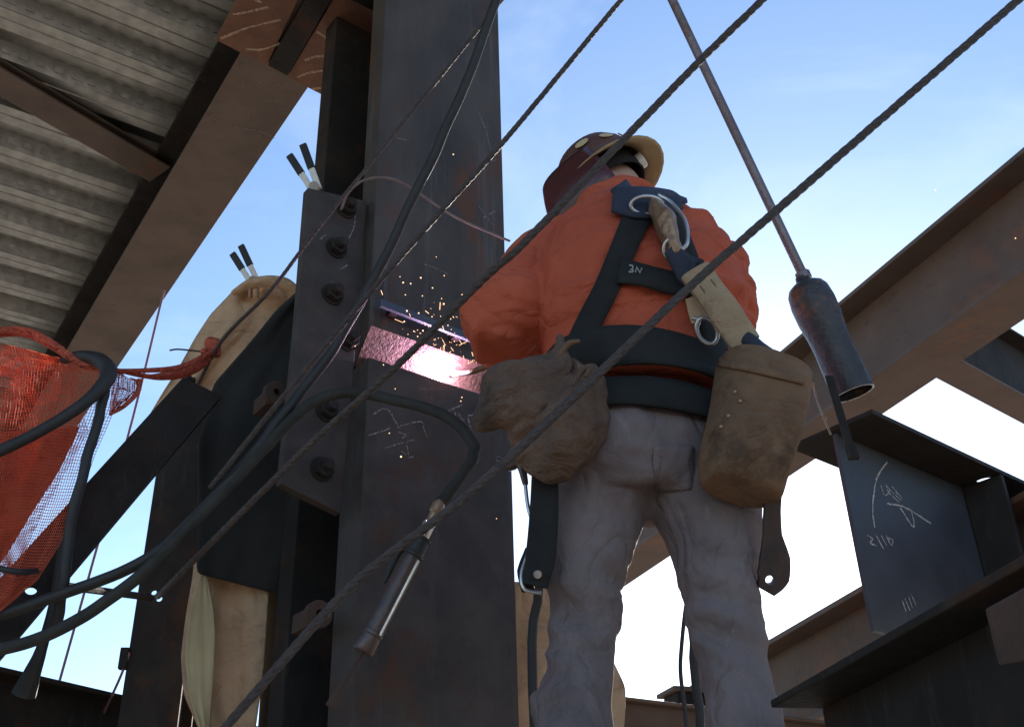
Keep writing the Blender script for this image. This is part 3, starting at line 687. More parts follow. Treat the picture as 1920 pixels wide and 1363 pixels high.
hose('edge_hose', [(-60, 1050, 2.1), (0, 1066, 2.11), (40, 1072, 2.13), (75, 1070, 2.2)], .007, m_black, 'short black line at the left edge below the orange net', 'line')
def cable(P, r, label):
    r *= .98
    C_ = catmull([pt(*p) for p in P], 8)
    C_.insert(0, C_[0]+(C_[0]-C_[1]).normalized()*4)          # runs on up to its anchor outside the frame
    if P[-1][1] > 1363: C_.append(C_[-1]+(C_[-1]-C_[-2]).normalized()*1.5)
    C2 = [C_[0]]
    for a_, b_ in zip(C_, C_[1:]):
        k = max(1, int((b_-a_).length/.006)); C2 += [a_.lerp(b_, (q+1)/k) for q in range(k)]
    mb = MB(); L = 0; x = None; fr = []
    for i, p in enumerate(C2):
        t = (C2[min(i+1, len(C2)-1)]-C2[max(i-1, 0)]).normalized()
        x = t.orthogonal().normalized() if x is None else (x-t*x.dot(t)).normalized()
        if i: L += (p-C2[i-1]).length
        fr.append((p, x, t.cross(x), L))
    for s_ in range(4):
        pts_ = [p+(a_*math.cos(l_/(r*9)*2*math.pi+s_*math.pi/2)+b_*math.sin(l_/(r*9)*2*math.pi+s_*math.pi/2))*r*.34 for p, a_, b_, l_ in fr]
        mb.tube(pts_, r*.52, 6)
    o = mb.build('wire_rope', m_rope, smooth=True, angle=180); return tag(o, label, 'cable', 'diagonal wire ropes')
cable([(1260, -110, 1.75), (1165, 0, 1.78), (946, 264, 1.86), (831, 392, 1.9), (704, 537, 1.97), (512, 767, 2.1), (394, 915, 2.2)], .0078, 'wire rope left of the hard hat, crossing the column face')
cable([(1540, -110, 1.45), (1430, 0, 1.46), (1312, 115, 1.5), (1150, 282, 1.55), (980, 458, 1.6), (905, 525, 1.65), (740, 690, 1.8), (566, 848, 2.0), (320, 1094, 2.4), (296, 1118, 2.95)], .0092, 'wire rope crossing in front of the hard hat and left shoulder')
cable([(2020, -95, 1.4), (1910, 0, 1.42), (1450, 400, 1.52), (1300, 532, 1.55), (1100, 722, 1.58), (880, 925, 1.62), (700, 1062, 1.68), (600, 1160, 1.72), (430, 1355, 1.78), (330, 1470, 1.8)], .0098, 'longest wire rope from top right corner across the worker waist')
cable([(975, -40, 2.1), (906, 44, 2.12), (715, 282, 2.22), (647, 365, 2.25), (567, 467, 2.3), (506, 546, 2.36), (417, 637, 2.5), (372, 719, 2.58)], .0066, 'thinnest wire rope ending at the head of the diagonal brace')
hose('pale_wire', [(640, 392, 2.4), (655, 360, 2.36), (690, 336, 2.33), (750, 341, 2.35), (850, 405, 2.45), (955, 452, 2.5)], .0036, m_wire, 'thin pale wire looping over the splice plate to the worker shoulder', 'wire')
hose('plumb_line', [(308, 545, 3.3), (300, 575, 3.3), (250, 780, 3.3), (178, 1040, 3.3), (105, 1300, 3.3)], .0045, m_line, 'taut purple cord dropping through the sky at left', 'cord', 3, 8)
hose('short_cord', [(242, 1225, 3.03), (225, 1270, 3.05), (195, 1335, 3.2)], .004, m_line, 'short thin cord from the post down to the low beam', 'cord', 3, 8)
hose('leg_cable', [(1300, 1090, 2.3), (1287, 1130, 2.3), (1278, 1210, 2.3), (1276, 1260, 2.3), (1283, 1320, 2.3), (1292, 1400, 2.3)], .0045, m_black, 'thin dark cable hanging between the worker legs', 'cable', 5, 8)
hose('lower_leg_cable', [(1298, 1180, 2.35), (1303, 1260, 2.35), (1312, 1330, 2.35), (1315, 1420, 2.35)], .010, m_black, 'thicker dark cable against the worker right shin', 'cable', 5, 8)

# ------------------------------------------------------------------ rod with cylinder at right
ry = 2.42
ra, rbp = pt(1215, -95, 2.2), pt(1511, 527, ry)
hr_ = thing('hanging_rod', 'long steel rod ending in a rust-stained open cylinder above the stub beam', 'rod', pt(1590, 845, 2.5))
MB().tube([rbp+(ra-rbp)*3.2, rbp], .0135, 14).build('rod', m_rod, hr_, smooth=True)
t1 = pt(1607, 738, 2.46); ax = (t1-rbp); L = ax.length; ax.normalize()
prof_ = [(-.012, .017), (.0, .019), (.008, .026), (.009, .032), (.02, .048), (.035, .056), (.07, .0605), (.12, .0595), (.16, .054), (.20, .0515), (L-.01, .0545), (L, .055), (L, .050), (L-.02, .049), (.12, .047), (.11, .001)]
cyl = MB().lathe(rbp-CR*.008, ax, prof_, 30).build('cylinder', m_cyl, hr_, smooth=True, angle=40)
MB().lathe(rbp, ax, [(-.03, .017), (-.028, .021), (-.006, .021), (-.004, .017)], 6).build('lock_nut', m_rod, cyl, bevel=.002)
sa, sb = pt(1554, 705, 2.40), pt(1597, 848, 2.37)
sdr = (sb-sa).normalized(); ssd = sdr.cross(CF).normalized()
MB().box((sa+sb)/2, sdr*(sb-sa).length/2, ssd*.010, sdr.cross(ssd)*.004).build('strap', m_dark, hr_, bevel=.002)
MB().box(sb, sdr*.02, ssd*.014, sdr.cross(ssd)*.006).build('strap_foot', m_dark, hr_, bevel=.003)
wl = MB().tube([pt(1524, 718, 2.40), pt(1534, 755, 2.41), pt(1548, 790, 2.42), pt(1558, 815, 2.43)], .0028, 6, 4)
wl.ball(pt(1524, 720, 2.40), .006).ball(pt(1545, 783, 2.42), .006)
tag(wl.build('hook_wire', m_brass, smooth=True), 'thin rusty wire link dangling left of the open cylinder', 'wire')

# ------------------------------------------------------------------ hanging air tool
ty = 2.10
q0, q1 = pt(826, 940, ty), pt(680, 1222, ty)
ax = (q1-q0); L = ax.length; ax.normalize()
at_ = thing('air_tool', 'slim black and chrome tool hanging on the grey hose', 'tool', q1)
MB().lathe(q0, ax, [(0, .011), (.01, .014), (.025, .014), (.03, .010), (.055, .0095)], 16).build('hose_fitting', m_brass, at_, smooth=True)
MB().lathe(q0, ax, [(.052, .012), (.054, .0145), (.085, .0145), (.088, .013)], 16).build('swivel', m_chrome, at_, smooth=True)
MB().lathe(q0, ax, [(.087, .014), (.089, .0215), (.094, .0215), (.096, .019), (.125, .0205), (.127, .0225), (.133, .0225), (.135, .02)], 20).build('collar', m_black, at_, smooth=True)
MB().lathe(q0, ax, [(.134, .0195), (.14, .0205), (L-.045, .0215), (L-.043, .023), (L-.036, .023), (L-.034, .021), (L-.004, .022), (L, .02)], 24).build('barrel', m_tool, at_, smooth=True)
sdv2 = ax.cross(CF).normalized()
MB().tube([q0+ax*.14+CR*.020*.8-CF*.012, q1-ax*.04+CR*.020*.8-CF*.013], .0035, 8).build('chrome_rail', m_chrome, at_, smooth=True)
MB().tube([q0+ax*.10-CR*.02, q0+ax*.12-CR*.034, q0+ax*.19-CR*.03], [.008, .009, .005], 8, 4, True).build('throttle_lever', m_black, at_, smooth=True)
MB().tube([q1-ax*.01, pt(640, 1288, ty)], .005, 8).tube([pt(642, 1284, ty), pt(620, 1325, ty)], [.008, .012], 8).build('chisel', m_lug, at_, smooth=True)

# ------------------------------------------------------------------ scaffold planks under the worker
FZ = 1.50
for i, (off, lab) in enumerate(((-.14, 'grey wooden scaffold plank under the worker, nearer edge'), (.14, 'grey wooden scaffold plank under the worker, farther edge'))):
    c = Vec((.28, 1.90+off, FZ-.022))
    tag(MB().box(c, Vec((1.5, 0, 0)), Vec((0, .125, 0)), Z*.021).build('scaffold_plank', m_wood, bevel=.003), lab, 'plank', 'scaffold planks')
for i, (x, lab) in enumerate(((-.9, 'steel trestle under the left end of the planks'), (1.5, 'steel trestle under the right end of the planks'))):
    t = thing('trestle', lab, 'trestle', Vec((x, 1.9, 0)), 'plank trestles')
    MB().box(Vec((x, 1.9, FZ-.07)), Vec((.025, 0, 0)), Vec((0, .36, 0)), Z*.026).build('bearer', m_dark, t, bevel=.003)
    for s_ in (-1, 1):
        MB().tube([Vec((x, 1.9+.3*s_, FZ-.09)), Vec((x, 1.9+.48*s_, 0))], .022, 10).build('leg', m_dark, t, smooth=True)
    MB().tube([Vec((x, 1.9-.4, .6)), Vec((x, 1.9+.4, .6))], .015, 8).build('cross_bar', m_dark, t, smooth=True)

# ------------------------------------------------------------------ worker
fw = Vec((-.36, .933, 0)).normalized(); ar = Vec((fw.y, -fw.x, 0))      # facing and right-hand directions
def ring(c, a, b, ra, rb, n=28, e=2.3):
    out = []
    for j in range(n):
        t = 2*math.pi*j/n; ct, st = math.cos(t), math.sin(t)
        out.append(c+a*ra*math.copysign(abs(ct)**(2/e), ct)+b*rb*math.copysign(abs(st)**(2/e), st))
    return out
def limb(mb, P, r, sub=5, n=20):
    return mb.tube(P, r, n, sub, True)
# torso of the sweatshirt: (px, py, Y, half width px, half depth m)
TR = [(1208, 752, 1.90, 160, .147), (1207, 715, 1.90, 170, .15), (1206, 670, 1.90, 186, .155), (1204, 620, 1.90, 196, .165), (1200, 560, 1.91, 200, .170), (1196, 505, 1.92, 194, .165), (1186, 466, 1.935, 172, .146), (1178, 440, 1.95, 138, .115), (1168, 420, 1.96, 100, .09), (1162, 408, 1.97, 72, .075), (1158, 400, 1.98, 56, .066), (1155, 394, 1.985, 46, .06)]
cents = [pt(x, y, Y) for x, y, Y, h, d in TR]
sw_ = MB(); rr_ = []
for i, (x, y, Y, h, d) in enumerate(TR):
    s = (cents[min(i+1, len(TR)-1)]-cents[max(i-1, 0)]).normalized()
    b = (fw-s*fw.dot(s)).normalized(); a = ar
    rr_.append(ring(cents[i], a, b, px2m(cents[i], h), d))
sw_.rings(rr_)
Lsh, Lel, Lwr = pt(1034, 496, 1.97), pt(944, 592, 1.87), pt(985, 664, 2.16)
Rsh, Rel, Rwr = pt(1318, 506, 1.97), pt(1340, 612, 1.95), pt(1205, 622, 2.33)
limb(sw_, [pt(1082, 456, 1.97), Lsh, Lsh.lerp(Lel, .55), Lel, Lel.lerp(Lwr, .55), Lwr], [.075, .094, .086, .074, .064, .052])
limb(sw_, [pt(1276, 468, 1.97), Rsh, Rsh.lerp(Rel, .55), Rel, Rel.lerp(Rwr, .55), Rwr], [.075, .094, .088, .074, .066, .05])
# hood roll round the neck
hc_ = pt(1164, 398, 1.97)
hr0 = [hc_+ar*math.cos(R(t))*.074+fw*math.sin(R(t))*.07-Z*(.015*math.sin(R(t))) for t in range(0, 360, 20)]
sw_.tube(hr0+[hr0[0], hr0[1]], .030, 12, 2)
def cloth_noise(p, amp, sx, seed):
    q = Vec((p.x*sx[0], p.y*sx[1], p.z*sx[2]+seed))
    n1 = noise.noise(q); n2 = noise.noise(q*2.1+Vec((5, 3, 1))); n3 = noise.noise(q*4.3)
    r = (1-abs(n1)*2.2)
    return amp*(r*.55+n2*.45+n3*.2)
wz = cents[2].z
def folds(p, seed, fx, fz, amp):
    """irregular long creases: slow across, quick along z, warped"""
    w_ = noise.noise(p*3.1+Vec((seed, 0, 0)))*.9
    q = Vec((p.x*fx+seed, p.y*fx, p.z*fz+w_*2.2))
    a = 1-abs(noise.noise(q))*2.6
    b = 1-abs(noise.noise(q*1.7+Vec((4, 9, 2))))*2.6
    m_ = .5+.9*noise.noise(p*4.5+Vec((0, seed, 3)))
    return amp*(max(0, m_)*(max(a, -.4)*.65+max(b, -.4)*.4)-.22)
def jf(p, n):
    d = cloth_noise(p, .006, (4.5, 4.5, 5.5), 3.1)+folds(p, 1.7, 2.6, 7.5, .024)
    wv = math.exp(-((p.z-wz-.07)/.085)**2)                   # blousing folds above the belt
    d += wv*(folds(p, 5.2, 2.5, 15, .026)+.006)
    el = min((p-Lel).length, (p-Rel).length)
    if el < .24: d += (1-el/.24)*folds(p, 8.8, 3, 18, .028)
    k = min(1, max(0, (p.z-wz+.06)/.09))
    return d*k
jk = remesh(sw_, .006, 4, jf)
base_p = Vec((.30, 1.90, FZ))

# trousers
jn = MB()
PR = [(1212, 762, 1.89, 146, .122), (1213, 800, 1.885, 166, .135), (1216, 850, 1.88, 182, .14), (1220, 900, 1.88, 180, .135), (1222, 945, 1.885, 150, .11)]
cs = [pt(x, y, Y) for x, y, Y, h, d in PR]
jn.rings([ring(c, ar, fw, px2m(c, h), d) for c, (x, y, Y, h, d) in zip(cs, PR)])
ll = [(1135, 880, 1.88, 96), (1126, 940, 1.88, 96), (1114, 1000, 1.88, 88), (1100, 1080, 1.885, 76), (1094, 1160, 1.89, 73), (1090, 1240, 1.89, 72), (1078, 1310, 1.885, 76), (1072, 1370, 1.88, 88)]
rl = [(1312, 880, 1.88, 106), (1320, 940, 1.88, 108), (1336, 1000, 1.88, 98), (1350, 1080, 1.875, 82), (1364, 1160, 1.87, 78), (1378, 1240, 1.865, 75), (1390, 1310, 1.86, 75), (1394, 1370, 1.86, 78)]
foot = []
for L_ in (ll, rl):
    P = [pt(x, y, Y) for x, y, Y, h in L_]; rad = [px2m(p, q[3])*(1.0 if i_ < 2 else .95 if i_ < 3 else .89) for i_, (p, q) in enumerate(zip(P, L_))]
    an = P[-1]+(P[-1]-P[-3]).normalized()*0; an = Vec((P[-1].x+(P[-1].x-P[-4].x)*.8, P[-1].y-.02, FZ+.10))
    kn = P[-1].lerp(an, .5)
    jn.tube([P[0]+Z*.05]+P+[kn, an], [rad[0]*.9]+rad+[rad[-1]*.95, .085], 22, 3, True); foot.append(an)
crt = pt(1208, 955, 1.88)
lk, rk = pt(1092, 1190, 1.8), pt(1372, 1190, 1.8)
def pf_(p, n):
    d = cloth_noise(p, .005, (6, 6, 4), 7.7)+folds(p+Vec((0,0,p.x*.6)), 2.9, 4, 7, .018)
    e = (p-crt).length
    if e < .30: d += (1-e/.30)*folds(p, 6.1, 5, 17, .02)
    for k in (lk, rk):
        d += math.exp(-((p.z-k.z)/.15)**2)*folds(p+Vec((0,0,p.x*.5)), 9.4+k.x, 5, 11, .014)
    return d
jm = remesh(jn, .006, 3, pf_)

# body under the clothes: one continuous figure
hu = (CR*-.46+CU*.68+CF*.56).normalized()                 # crown direction of the bowed head
hf = (CR*-.80-CU*.45+CF*.10); hf = (hf-hu*hf.dot(hu)).normalized(); hs = hf.cross(hu).normalized()
HC = pt(1134, 338, 2.2); HS = 1.02                                  # centre of the hat's brim ring
head = HC-hu*.045+hf*.012
bo = MB()
def ell(c, x, y, z, rx, ry, rz):
    mt = Matrix((x*rx, y*ry, z*rz)).transposed(); return bo.ball(c, 1, 18, mt)
ell(head, hs, hf, hu, .070, .086, .098)
ell(head-hu*.06+hf*.03, hs, hf, hu, .054, .06, .058)
ell(head+hf*.09-hu*.015, hs, hf, hu, .014, .02, .026)
for s_ in (-1, 1): ell(head+hs*.071*s_-hu*.012, hs, hf, hu, .012, .02, .03)
bo.tube([cents[-3]-Z*.1, cents[-2], head-hu*.08], [.075, .06, .058], 14, 3, True)
bo.rings([ring(cents[i], ar, fw, px2m(cents[i], TR[i][3])*.72, TR[i][4]*.65, 20) for i in range(0, 10)])
bo.rings([ring(c, ar, fw, px2m(c, h)*.62, d*.6, 20) for c, (x, y, Y, h, d) in zip(cs[:-1], PR[:-1])])
for L_, an in ((ll, foot[0]), (rl, foot[1])):
    P = [pt(x, y, Y) for x, y, Y, h in L_]; bo.tube([P[0], P[2], P[4], P[6], an, an-Z*.04], [.06, .055, .044, .042, .040, .036], 14, 3, True)
for a_, b_, c_ in ((Lsh, Lel, Lwr), (Rsh, Rel, Rwr)): bo.tube([cents[6], a_, b_, c_], [.06, .052, .042, .030], 14, 4, True)
body = remesh(bo, .009, 2)
person = body.build('person', m_skin, base=base_p, smooth=True, angle=180)
tag(person, 'worker in orange sweatshirt and grey jeans bowed over the weld, seen from behind', 'person')
jacket = jk.build('sweatshirt', m_orange, person, smooth=True, angle=180)
jeans = jm.build('jeans', m_jeans, person, smooth=True, angle=180)
bvj = BVHTree.FromPolygons(jk.v, jk.f); bvp = BVHTree.FromPolygons(jk.v+jm.v, jk.f+[tuple(i+len(jk.v) for i in f) for f in jm.f])

# boots
for an in foot:
    P = [an+Z*.10, an, an-Z*.035]
    bt = MB(); bt.tube(P, [.062, .058, .055], 16, 3, True)
    bt.tube([an-Z*.05-fw*.045, an-Z*.055+fw*.06, an-Z*.062+fw*.15, an-Z*.066+fw*.20], [.045, .047, .043, .032], 14, 3, True)
    b_ = remesh(bt, .007, 2); b_.v = [Vec((p.x, p.y, max(p.z, FZ+.002))) for p in b_.v]
    b_.build('boot', m_boot, person, smooth=True, angle=180)
# gloved hands: palm, four unequal bent fingers, thumb from the side
def hand(wr, d, nrm, side, curl=55):
    d = d.normalized(); nrm = (nrm-d*nrm.dot(d)).normalized(); s = d.cross(nrm)*side
    mb = MB(); mb.tube([wr-d*.03, wr+d*.01], [.034, .034], 12, 1, True)
    mb.tube([wr, wr+d*.04, wr+d*.085], [.030, .040, .043], 14, 3, True, flat=.5, up=nrm)
    for i, (o, ln) in enumerate(((-.031, .9), (-.0105, 1.0), (.0105, .95), (.031, .75))):
        p = wr+d*.085+s*o; q = [p-d*.02]; ang = 0; cur = p
        for seg, L in enumerate((.042, .028, .022)):
            ang += R(curl*(.7 if seg == 0 else 1)); v = d*math.cos(ang)+nrm*math.sin(ang); q.append(cur); cur = cur+v*L*ln
        q.append(cur); mb.tube(q, .0105, 10, 3, True)
    t0 = wr+d*.03-s*.03; v1 = (-s*.8+d*.6+nrm*.35).normalized(); v2 = (d*.7+nrm*.75-s*.1).normalized()
    mb.tube([t0, t0+v1*.04, t0+v1*.04+v2*.03, t0+v1*.04+v2*.03+(nrm+d*.2).normalized()*.025], .0125, 10, 3, True)
    return remesh(mb, .004, 2)
tipw = WELD+N*.03
HD = pt(955, 690, 2.30)
hand(Lwr, (HD-Lwr), Vec((.2, .3, -1)), 1).build('glove', m_glove, person, smooth=True, angle=180)
hand(Rwr, Vec((-1, .35, .12)), Vec((0, .2, -1)), -1, 45).build('glove', m_glove, person, smooth=True, angle=180)
# welding gun in the left hand
gun = thing('welding_gun', 'curved-neck welding gun held at the glowing splice', 'welding gun', HD)
g0 = Lwr+(HD-Lwr).normalized()*.10+Vec((.0, .05, -.02))
MB().tube([g0+Vec((.11, -.03, -.05)), g0, pt(940, 691, 2.38)], [.016, .017, .014], 12, 4, True).build('handle', m_black, gun, smooth=True)
MB().tube([pt(942, 691, 2.38), pt(912, 688, 2.46), pt(885, 697, 2.52), tipw+U*.03+Z*.012], [.009, .0085, .0085, .0085], 10, 6).build('neck', m_brass, gun, smooth=True)
MB().tube([tipw+U*.032+Z*.013, tipw+U*.006+Z*.001], [.011, .009], 12).build('nozzle', m_metal, gun, smooth=True)
MB().tube([g0+Vec((.105, -.03, -.05)), pt(1010, 760, 2.3), pt(1010, 900, 2.2), pt(1010, 1100, 2.4), pt(1005, 1420, 2.45), Vec((.1, 2.6, .02))], .011, 10, 6).build('gun_lead', m_black, gun, smooth=True)

# hard hat and hood
hat = MB()
def hring(h, r, sq=1.0, ox=0):
    h *= HS; r *= HS
    return [HC+hu*h+hf*ox+(hs*math.cos(R(t))*.90+hf*math.sin(R(t))*1.0*sq)*r for t in range(0, 360, 12)]
dome = [(.0, .112), (.03, .112), (.065, .104), (.095, .086), (.115, .058), (.122, .03), (.124, .004)]
hat.rings([hring(h, r) for h, r in dome], cap=False)
hat_o = hat.build('hard_hat', m_hat, person, smooth=True, solid=.003, angle=60)
br_ = MB()
def brr(r, h):
    out = []
    for t in range(0, 360, 12):
        k = r+(.010 if r > .12 else 0)*max(0, -math.sin(R(t)))
        out.append(HC+(hu*(h-.02*(r-.112)/.03)+(hs*math.cos(R(t))*.92+hf*math.sin(R(t)))*k)*HS)
    return out
br_.rings([brr(.110, .0), brr(.125, -.003), brr(.146, -.004), brr(.153, -.001)], cap=False)
br_.build('brim', m_brim, hat_o, smooth=True, solid=.0035, angle=80)
MB().rings([[HC+hu*h+(hs*math.cos(R(t))*.86+hf*math.sin(R(t))*.98)*.098 for t in range(0, 360, 12)] for h in (-.045, .012)], cap=False).build('headband', m_web, hat_o, smooth=True, solid=.004, angle=180)
MB().lathe(HC-hf*.096-hu*.018, -hf, [(0, .022), (.014, .022), (.017, .019)], 14).build('ratchet_knob', m_white, hat_o, smooth=True)
for i, (t, h) in enumerate(((250, .055), (215, .05), (180, .06))):
    c = HC+(hu*h+(hs*math.cos(R(t))*.9+hf*math.sin(R(t)))*.109)*HS; n_ = (hs*math.cos(R(t))+hf*math.sin(R(t))+hu*.35).normalized()
    x = n_.cross(hu).normalized(); y = n_.cross(x)
    MB().prism([c+n_*.001+(x*math.cos(R(30*k))*.02+y*math.sin(R(30*k))*.013) for k in range(12)], n_*.0015).build('sticker', m_yleather, hat_o)
hood = MB()
def hp(a, b):
    t = R(-95+190*b); h = .055-.22*a
    rad = .135+.035*math.sin(min(a*1.25, 1)*math.pi*.8)-.05*max(0, a-.7)/.3
    pk = .05*math.cos(t)**2*(1-a)*.8
    return HC+(hf*(math.cos(t)*rad*1.02+.012)+hs*(math.sin(t)*rad*.84)+hu*(h+pk-.02))*1.0
hood.grid(hp, 16, 24)
hood.build('welding_hood', m_shell, person, smooth=True, solid=.004, angle=180)
MB().box(HC+hf*.185-hu*.075, hs*.055, hf*.006, hu*.05).build('lens_frame', m_black, person, bevel=.003)

# ------------------------------------------------------------------ harness, belts, pouches
def strip(path, widths, bv, nm, mat, parent, off=.011, th=.004, nv=4, sub=6, ):
    """webbing laid on a garment along a traced path, following the surface"""
    n = len(path); P2 = catmull([Vec((x, y, 0)) for x, y in path], sub); W = lerpl(widths, len(P2))
    mb = MB(); rows = []
    for i, p in enumerate(P2):
        t = (P2[min(i+1, len(P2)-1)]-P2[max(i-1, 0)]).normalized(); s = Vec((-t.y, t.x, 0)); row = []
        for j in range(nv+1):
            q = p+s*W[i]*(j/nv-.5); d = ray(q.x, q.y).normalized(); h = bv.ray_cast(CAM, d)
            if h[0] is None: row.append(None)
            else: row.append((h[0], h[1]))
        rows.append(row)
    last = None; good = []
    for row in rows:
        hit = [r for r in row if r]
        if not hit: continue
        nn = Vec()
        for r in hit: nn += r[1]
        nn.normalize()
        if nn.dot(hit[0][0]-CAM) > 0: nn = -nn
        good.append([(r[0] if r else hit[0][0])+nn*off for r in row])
    # smooth along the strap so that it spans small folds
    for it in range(3 if nv > 1 else 0):
        good = [[(good[max(i-1, 0)][j]+good[i][j]*2+good[min(i+1, len(good)-1)][j])/4 if 0 < i < len(good)-1 else good[i][j] for j in range(nv+1)] for i in range(len(good))]
    mb.rings(good, cap=False, closed=False)
    return mb.build(nm, mat, parent, smooth=True, solid=th, angle=180)
def band(ys, bv, center, nm, mat, parent, off=.008, th=.005, nrow=5, tilt=0.):
    """belt right round the body between heights set on the back at two pixels"""
    rows = []
    for i in range(nrow+1):
        z = ys[0]+(ys[1]-ys[0])*i/nrow; row = []
        for k in range(48):
            t = 2*math.pi*k/48; d = ar*math.cos(t)+fw*math.sin(t)
            c = Vec((center.x, center.y, z))+Z*(tilt*math.cos(t))
            o = c+d*.6; h = bv.ray_cast(o, -d)
            row.append((h[0] if h[0] else c+d*.16)+d*off)
        rows.append(row)
    for it in range(2):
        rows = [[(r[(k-1) % 48]+r[k]*2+r[(k+1) % 48])/4 for k in range(48)] for r in rows]
    return MB().rings(rows, cap=False).build(nm, mat, parent, smooth=True, solid=th, angle=180)
har = strip([(1196, 408), (1178, 450), (1145, 530), (1112, 600), (1092, 650)], [52, 50, 46, 46, 50], bvj, 'harness', m_web, person)
strip([(1248, 410), (1275, 470), (1300, 540), (1322, 600), (1338, 665)], [44, 42, 40, 40, 40], bvj, 'shoulder_strap', m_web, har)
strip([(1160, 516), (1200, 524), (1250, 536), (1292, 540)], [46, 40, 42, 42], bvj, 'cross_strap', m_web, har, off=.016)
strip([(1150, 388), (1190, 393), (1235, 395), (1268, 390)], [40, 58, 54, 34], bvj, 'dorsal_pad', m_bluepad, har, off=.017, th=.008)
strip([(1185, 400), (1172, 376), (1160, 358)], [30, 36, 36], bvj, 'shoulder_strap', m_bluepad, har, off=.013)
strip([(1240, 398), (1262, 382), (1280, 376)], [30, 30, 28], bvj, 'shoulder_strap', m_bluepad, har, off=.013)
for st in ([(1178, 508), (1184, 509), (1184, 515), (1180, 517), (1185, 519), (1184, 525), (1177, 525)], [(1190, 527), (1191, 511), (1200, 528), (1201, 513)]):
    strip(st, [2.8]*len(st), bvj, 'woven_text', m_text, har, off=.0195, th=.0008, nv=1, sub=1)
def bandz(y, Y, x=1206): return pt(x, y, Y).z
b1 = band((bandz(698, 1.745), bandz(624, 1.735)), bvj, cents[2], 'back_belt', m_web, person, off=.016, th=.007, tilt=-.018)
b2 = band((bandz(783, 1.755), bandz(718, 1.75)), bvp, cents[0], 'tool_belt', m_web, person, off=.019, th=.006, tilt=-.012)
strip([(1262, 838), (1262, 875), (1266, 920)], [76, 78, 62], bvp, 'back_pocket', m_jeans, jeans, off=.0025, th=.003, nv=6)
# leather bolt bag on the left hip
bag = MB()
def lobe(rows_, tiltz=.12, e=2.2):
    rr = []
    for x, y, Y, h, d in rows_:
        c = pt(x, y, Y); rr.append(ring(c, (ar*.95+Z*tiltz).normalized(), fw, px2m(c, h), px2m(c, d), 26, e))
    bag.rings(rr)
lobe([(1082, 700, 1.74, 30, 30), (1078, 730, 1.735, 52, 50), (1068, 770, 1.73, 66, 66), (1058, 810, 1.73, 76, 74), (1048, 850, 1.73, 74, 68), (1044, 882, 1.735, 52, 48), (1044, 904, 1.74, 24, 22)])
bag.tube([pt(1050, 648, 1.71), pt(1030, 685, 1.69), pt(995, 722, 1.68), pt(955, 758, 1.685), pt(922, 785, 1.70)], [.012, .036, .056, .056, .026], 18, 4, True, flat=.62, up=CF)
bag.tube([pt(1010, 770, 1.72), pt(985, 805, 1.72), pt(975, 835, 1.725)], [.05, .05, .03], 16, 4, True, flat=.8)
def bf_(p, n): return .014*noise.noise(p*9)+.006*(1-abs(noise.noise(p*16+Vec((3, 1, 2))))*2.4)+.004*noise.noise(p*40)
bt0 = pt(1050, 655, 1.735)
def bf2(p, n):
    e = (p-bt0).length; an_ = math.atan2((p-bt0).dot(fw), (p-bt0).dot(ar))
    return bf_(p, n)+max(0, 1-e/.16)*.010*math.sin(an_*9+3*noise.noise(p*12))+folds(p, 4.4, 6, 10, .014)
pouch = remesh(bag, .0045, 2, bf2).build('bolt_bag', m_suede, b2, smooth=True, angle=180)
# drawstring and patches belong to the belt gear
MB().tube([pt(1048, 668, 1.68), pt(1066, 645, 1.67), pt(1084, 640, 1.665)], [.005, .006, .004], 8, 5, True).build('drawstring', m_canvas, b2, smooth=True)
MB().tube([pt(1075, 720, 1.64), pt(1092, 695, 1.635), pt(1108, 688, 1.63), pt(1098, 705, 1.63)], [.004, .006, .006, .004], 8, 5, True).build('drawstring', m_suede, b2, smooth=True)
# canvas bag on the right hip
cb = MB(); CBp = [(1433, 688, 1.73, 88, 60), (1432, 692, 1.73, 88, 61), (1427, 730, 1.725, 88, 66), (1416, 790, 1.72, 86, 70), (1404, 850, 1.72, 83, 70), (1394, 890, 1.725, 81, 66), (1388, 914, 1.73, 80, 58), (1387, 921, 1.732, 76, 52), (1386, 926, 1.735, 60, 40)]
cax = (ar*.96-Z*.20).normalized()
def crings(k, shrink=0, drop=0):
    out = []
    for x, y, Y, h, d in CBp[:len(CBp)-drop]:
        c = pt(x, y, Y); r_ = ring(c, cax, fw, px2m(c, h)-shrink, px2m(c, d)-shrink, 40, 3.0)
        out.append([p + (p-c).normalized()*(.008*noise.noise(p*10)+folds(p, 3.3, 7, 15, .014)) for p in r_])
    return out
outer = crings(0); inner = crings(0, .006, 1)[::-1]
cb.rings(catm if False else (inner+outer), cap=True)
cbag = MB(); cbag.v = cb.v; cbag.f = cb.f
cobj = cbag.build('canvas_bag', m_canvas, b2, smooth=True, angle=70)
cobj.modifiers.new('sub', 'SUBSURF').levels = 1; cobj.modifiers['sub'].render_levels = 2
bvb = BVHTree.FromPolygons(cb.v, cb.f)
strip([(1349, 682), (1395, 690), (1440, 700), (1506, 716)], [13, 13, 13, 13], bvb, 'bag_hem', m_canvas, b2, off=.003, th=.004, nv=3)
for (x, y) in ((1378, 735), (1388, 752), (1366, 780), (1352, 800)):
    d = ray(x, y).normalized(); h = bvb.ray_cast(CAM, d)
    if h[0]: MB().lathe(h[0]-d*.001, -d, [(0, .0035), (.003, .003), (.004, .001)], 10).build('rivet', m_brass, b2, smooth=True)
# dark tool end sticking out of the canvas bag
tag(MB().tube([pt(1475, 735, 1.76), pt(1488, 700, 1.76), pt(1512, 698, 1.76)], [.016, .018, .012], 10, 4, True).build('tool_grip', m_black, smooth=True), 'black tool grip poking from the top of the canvas bag', 'tool')

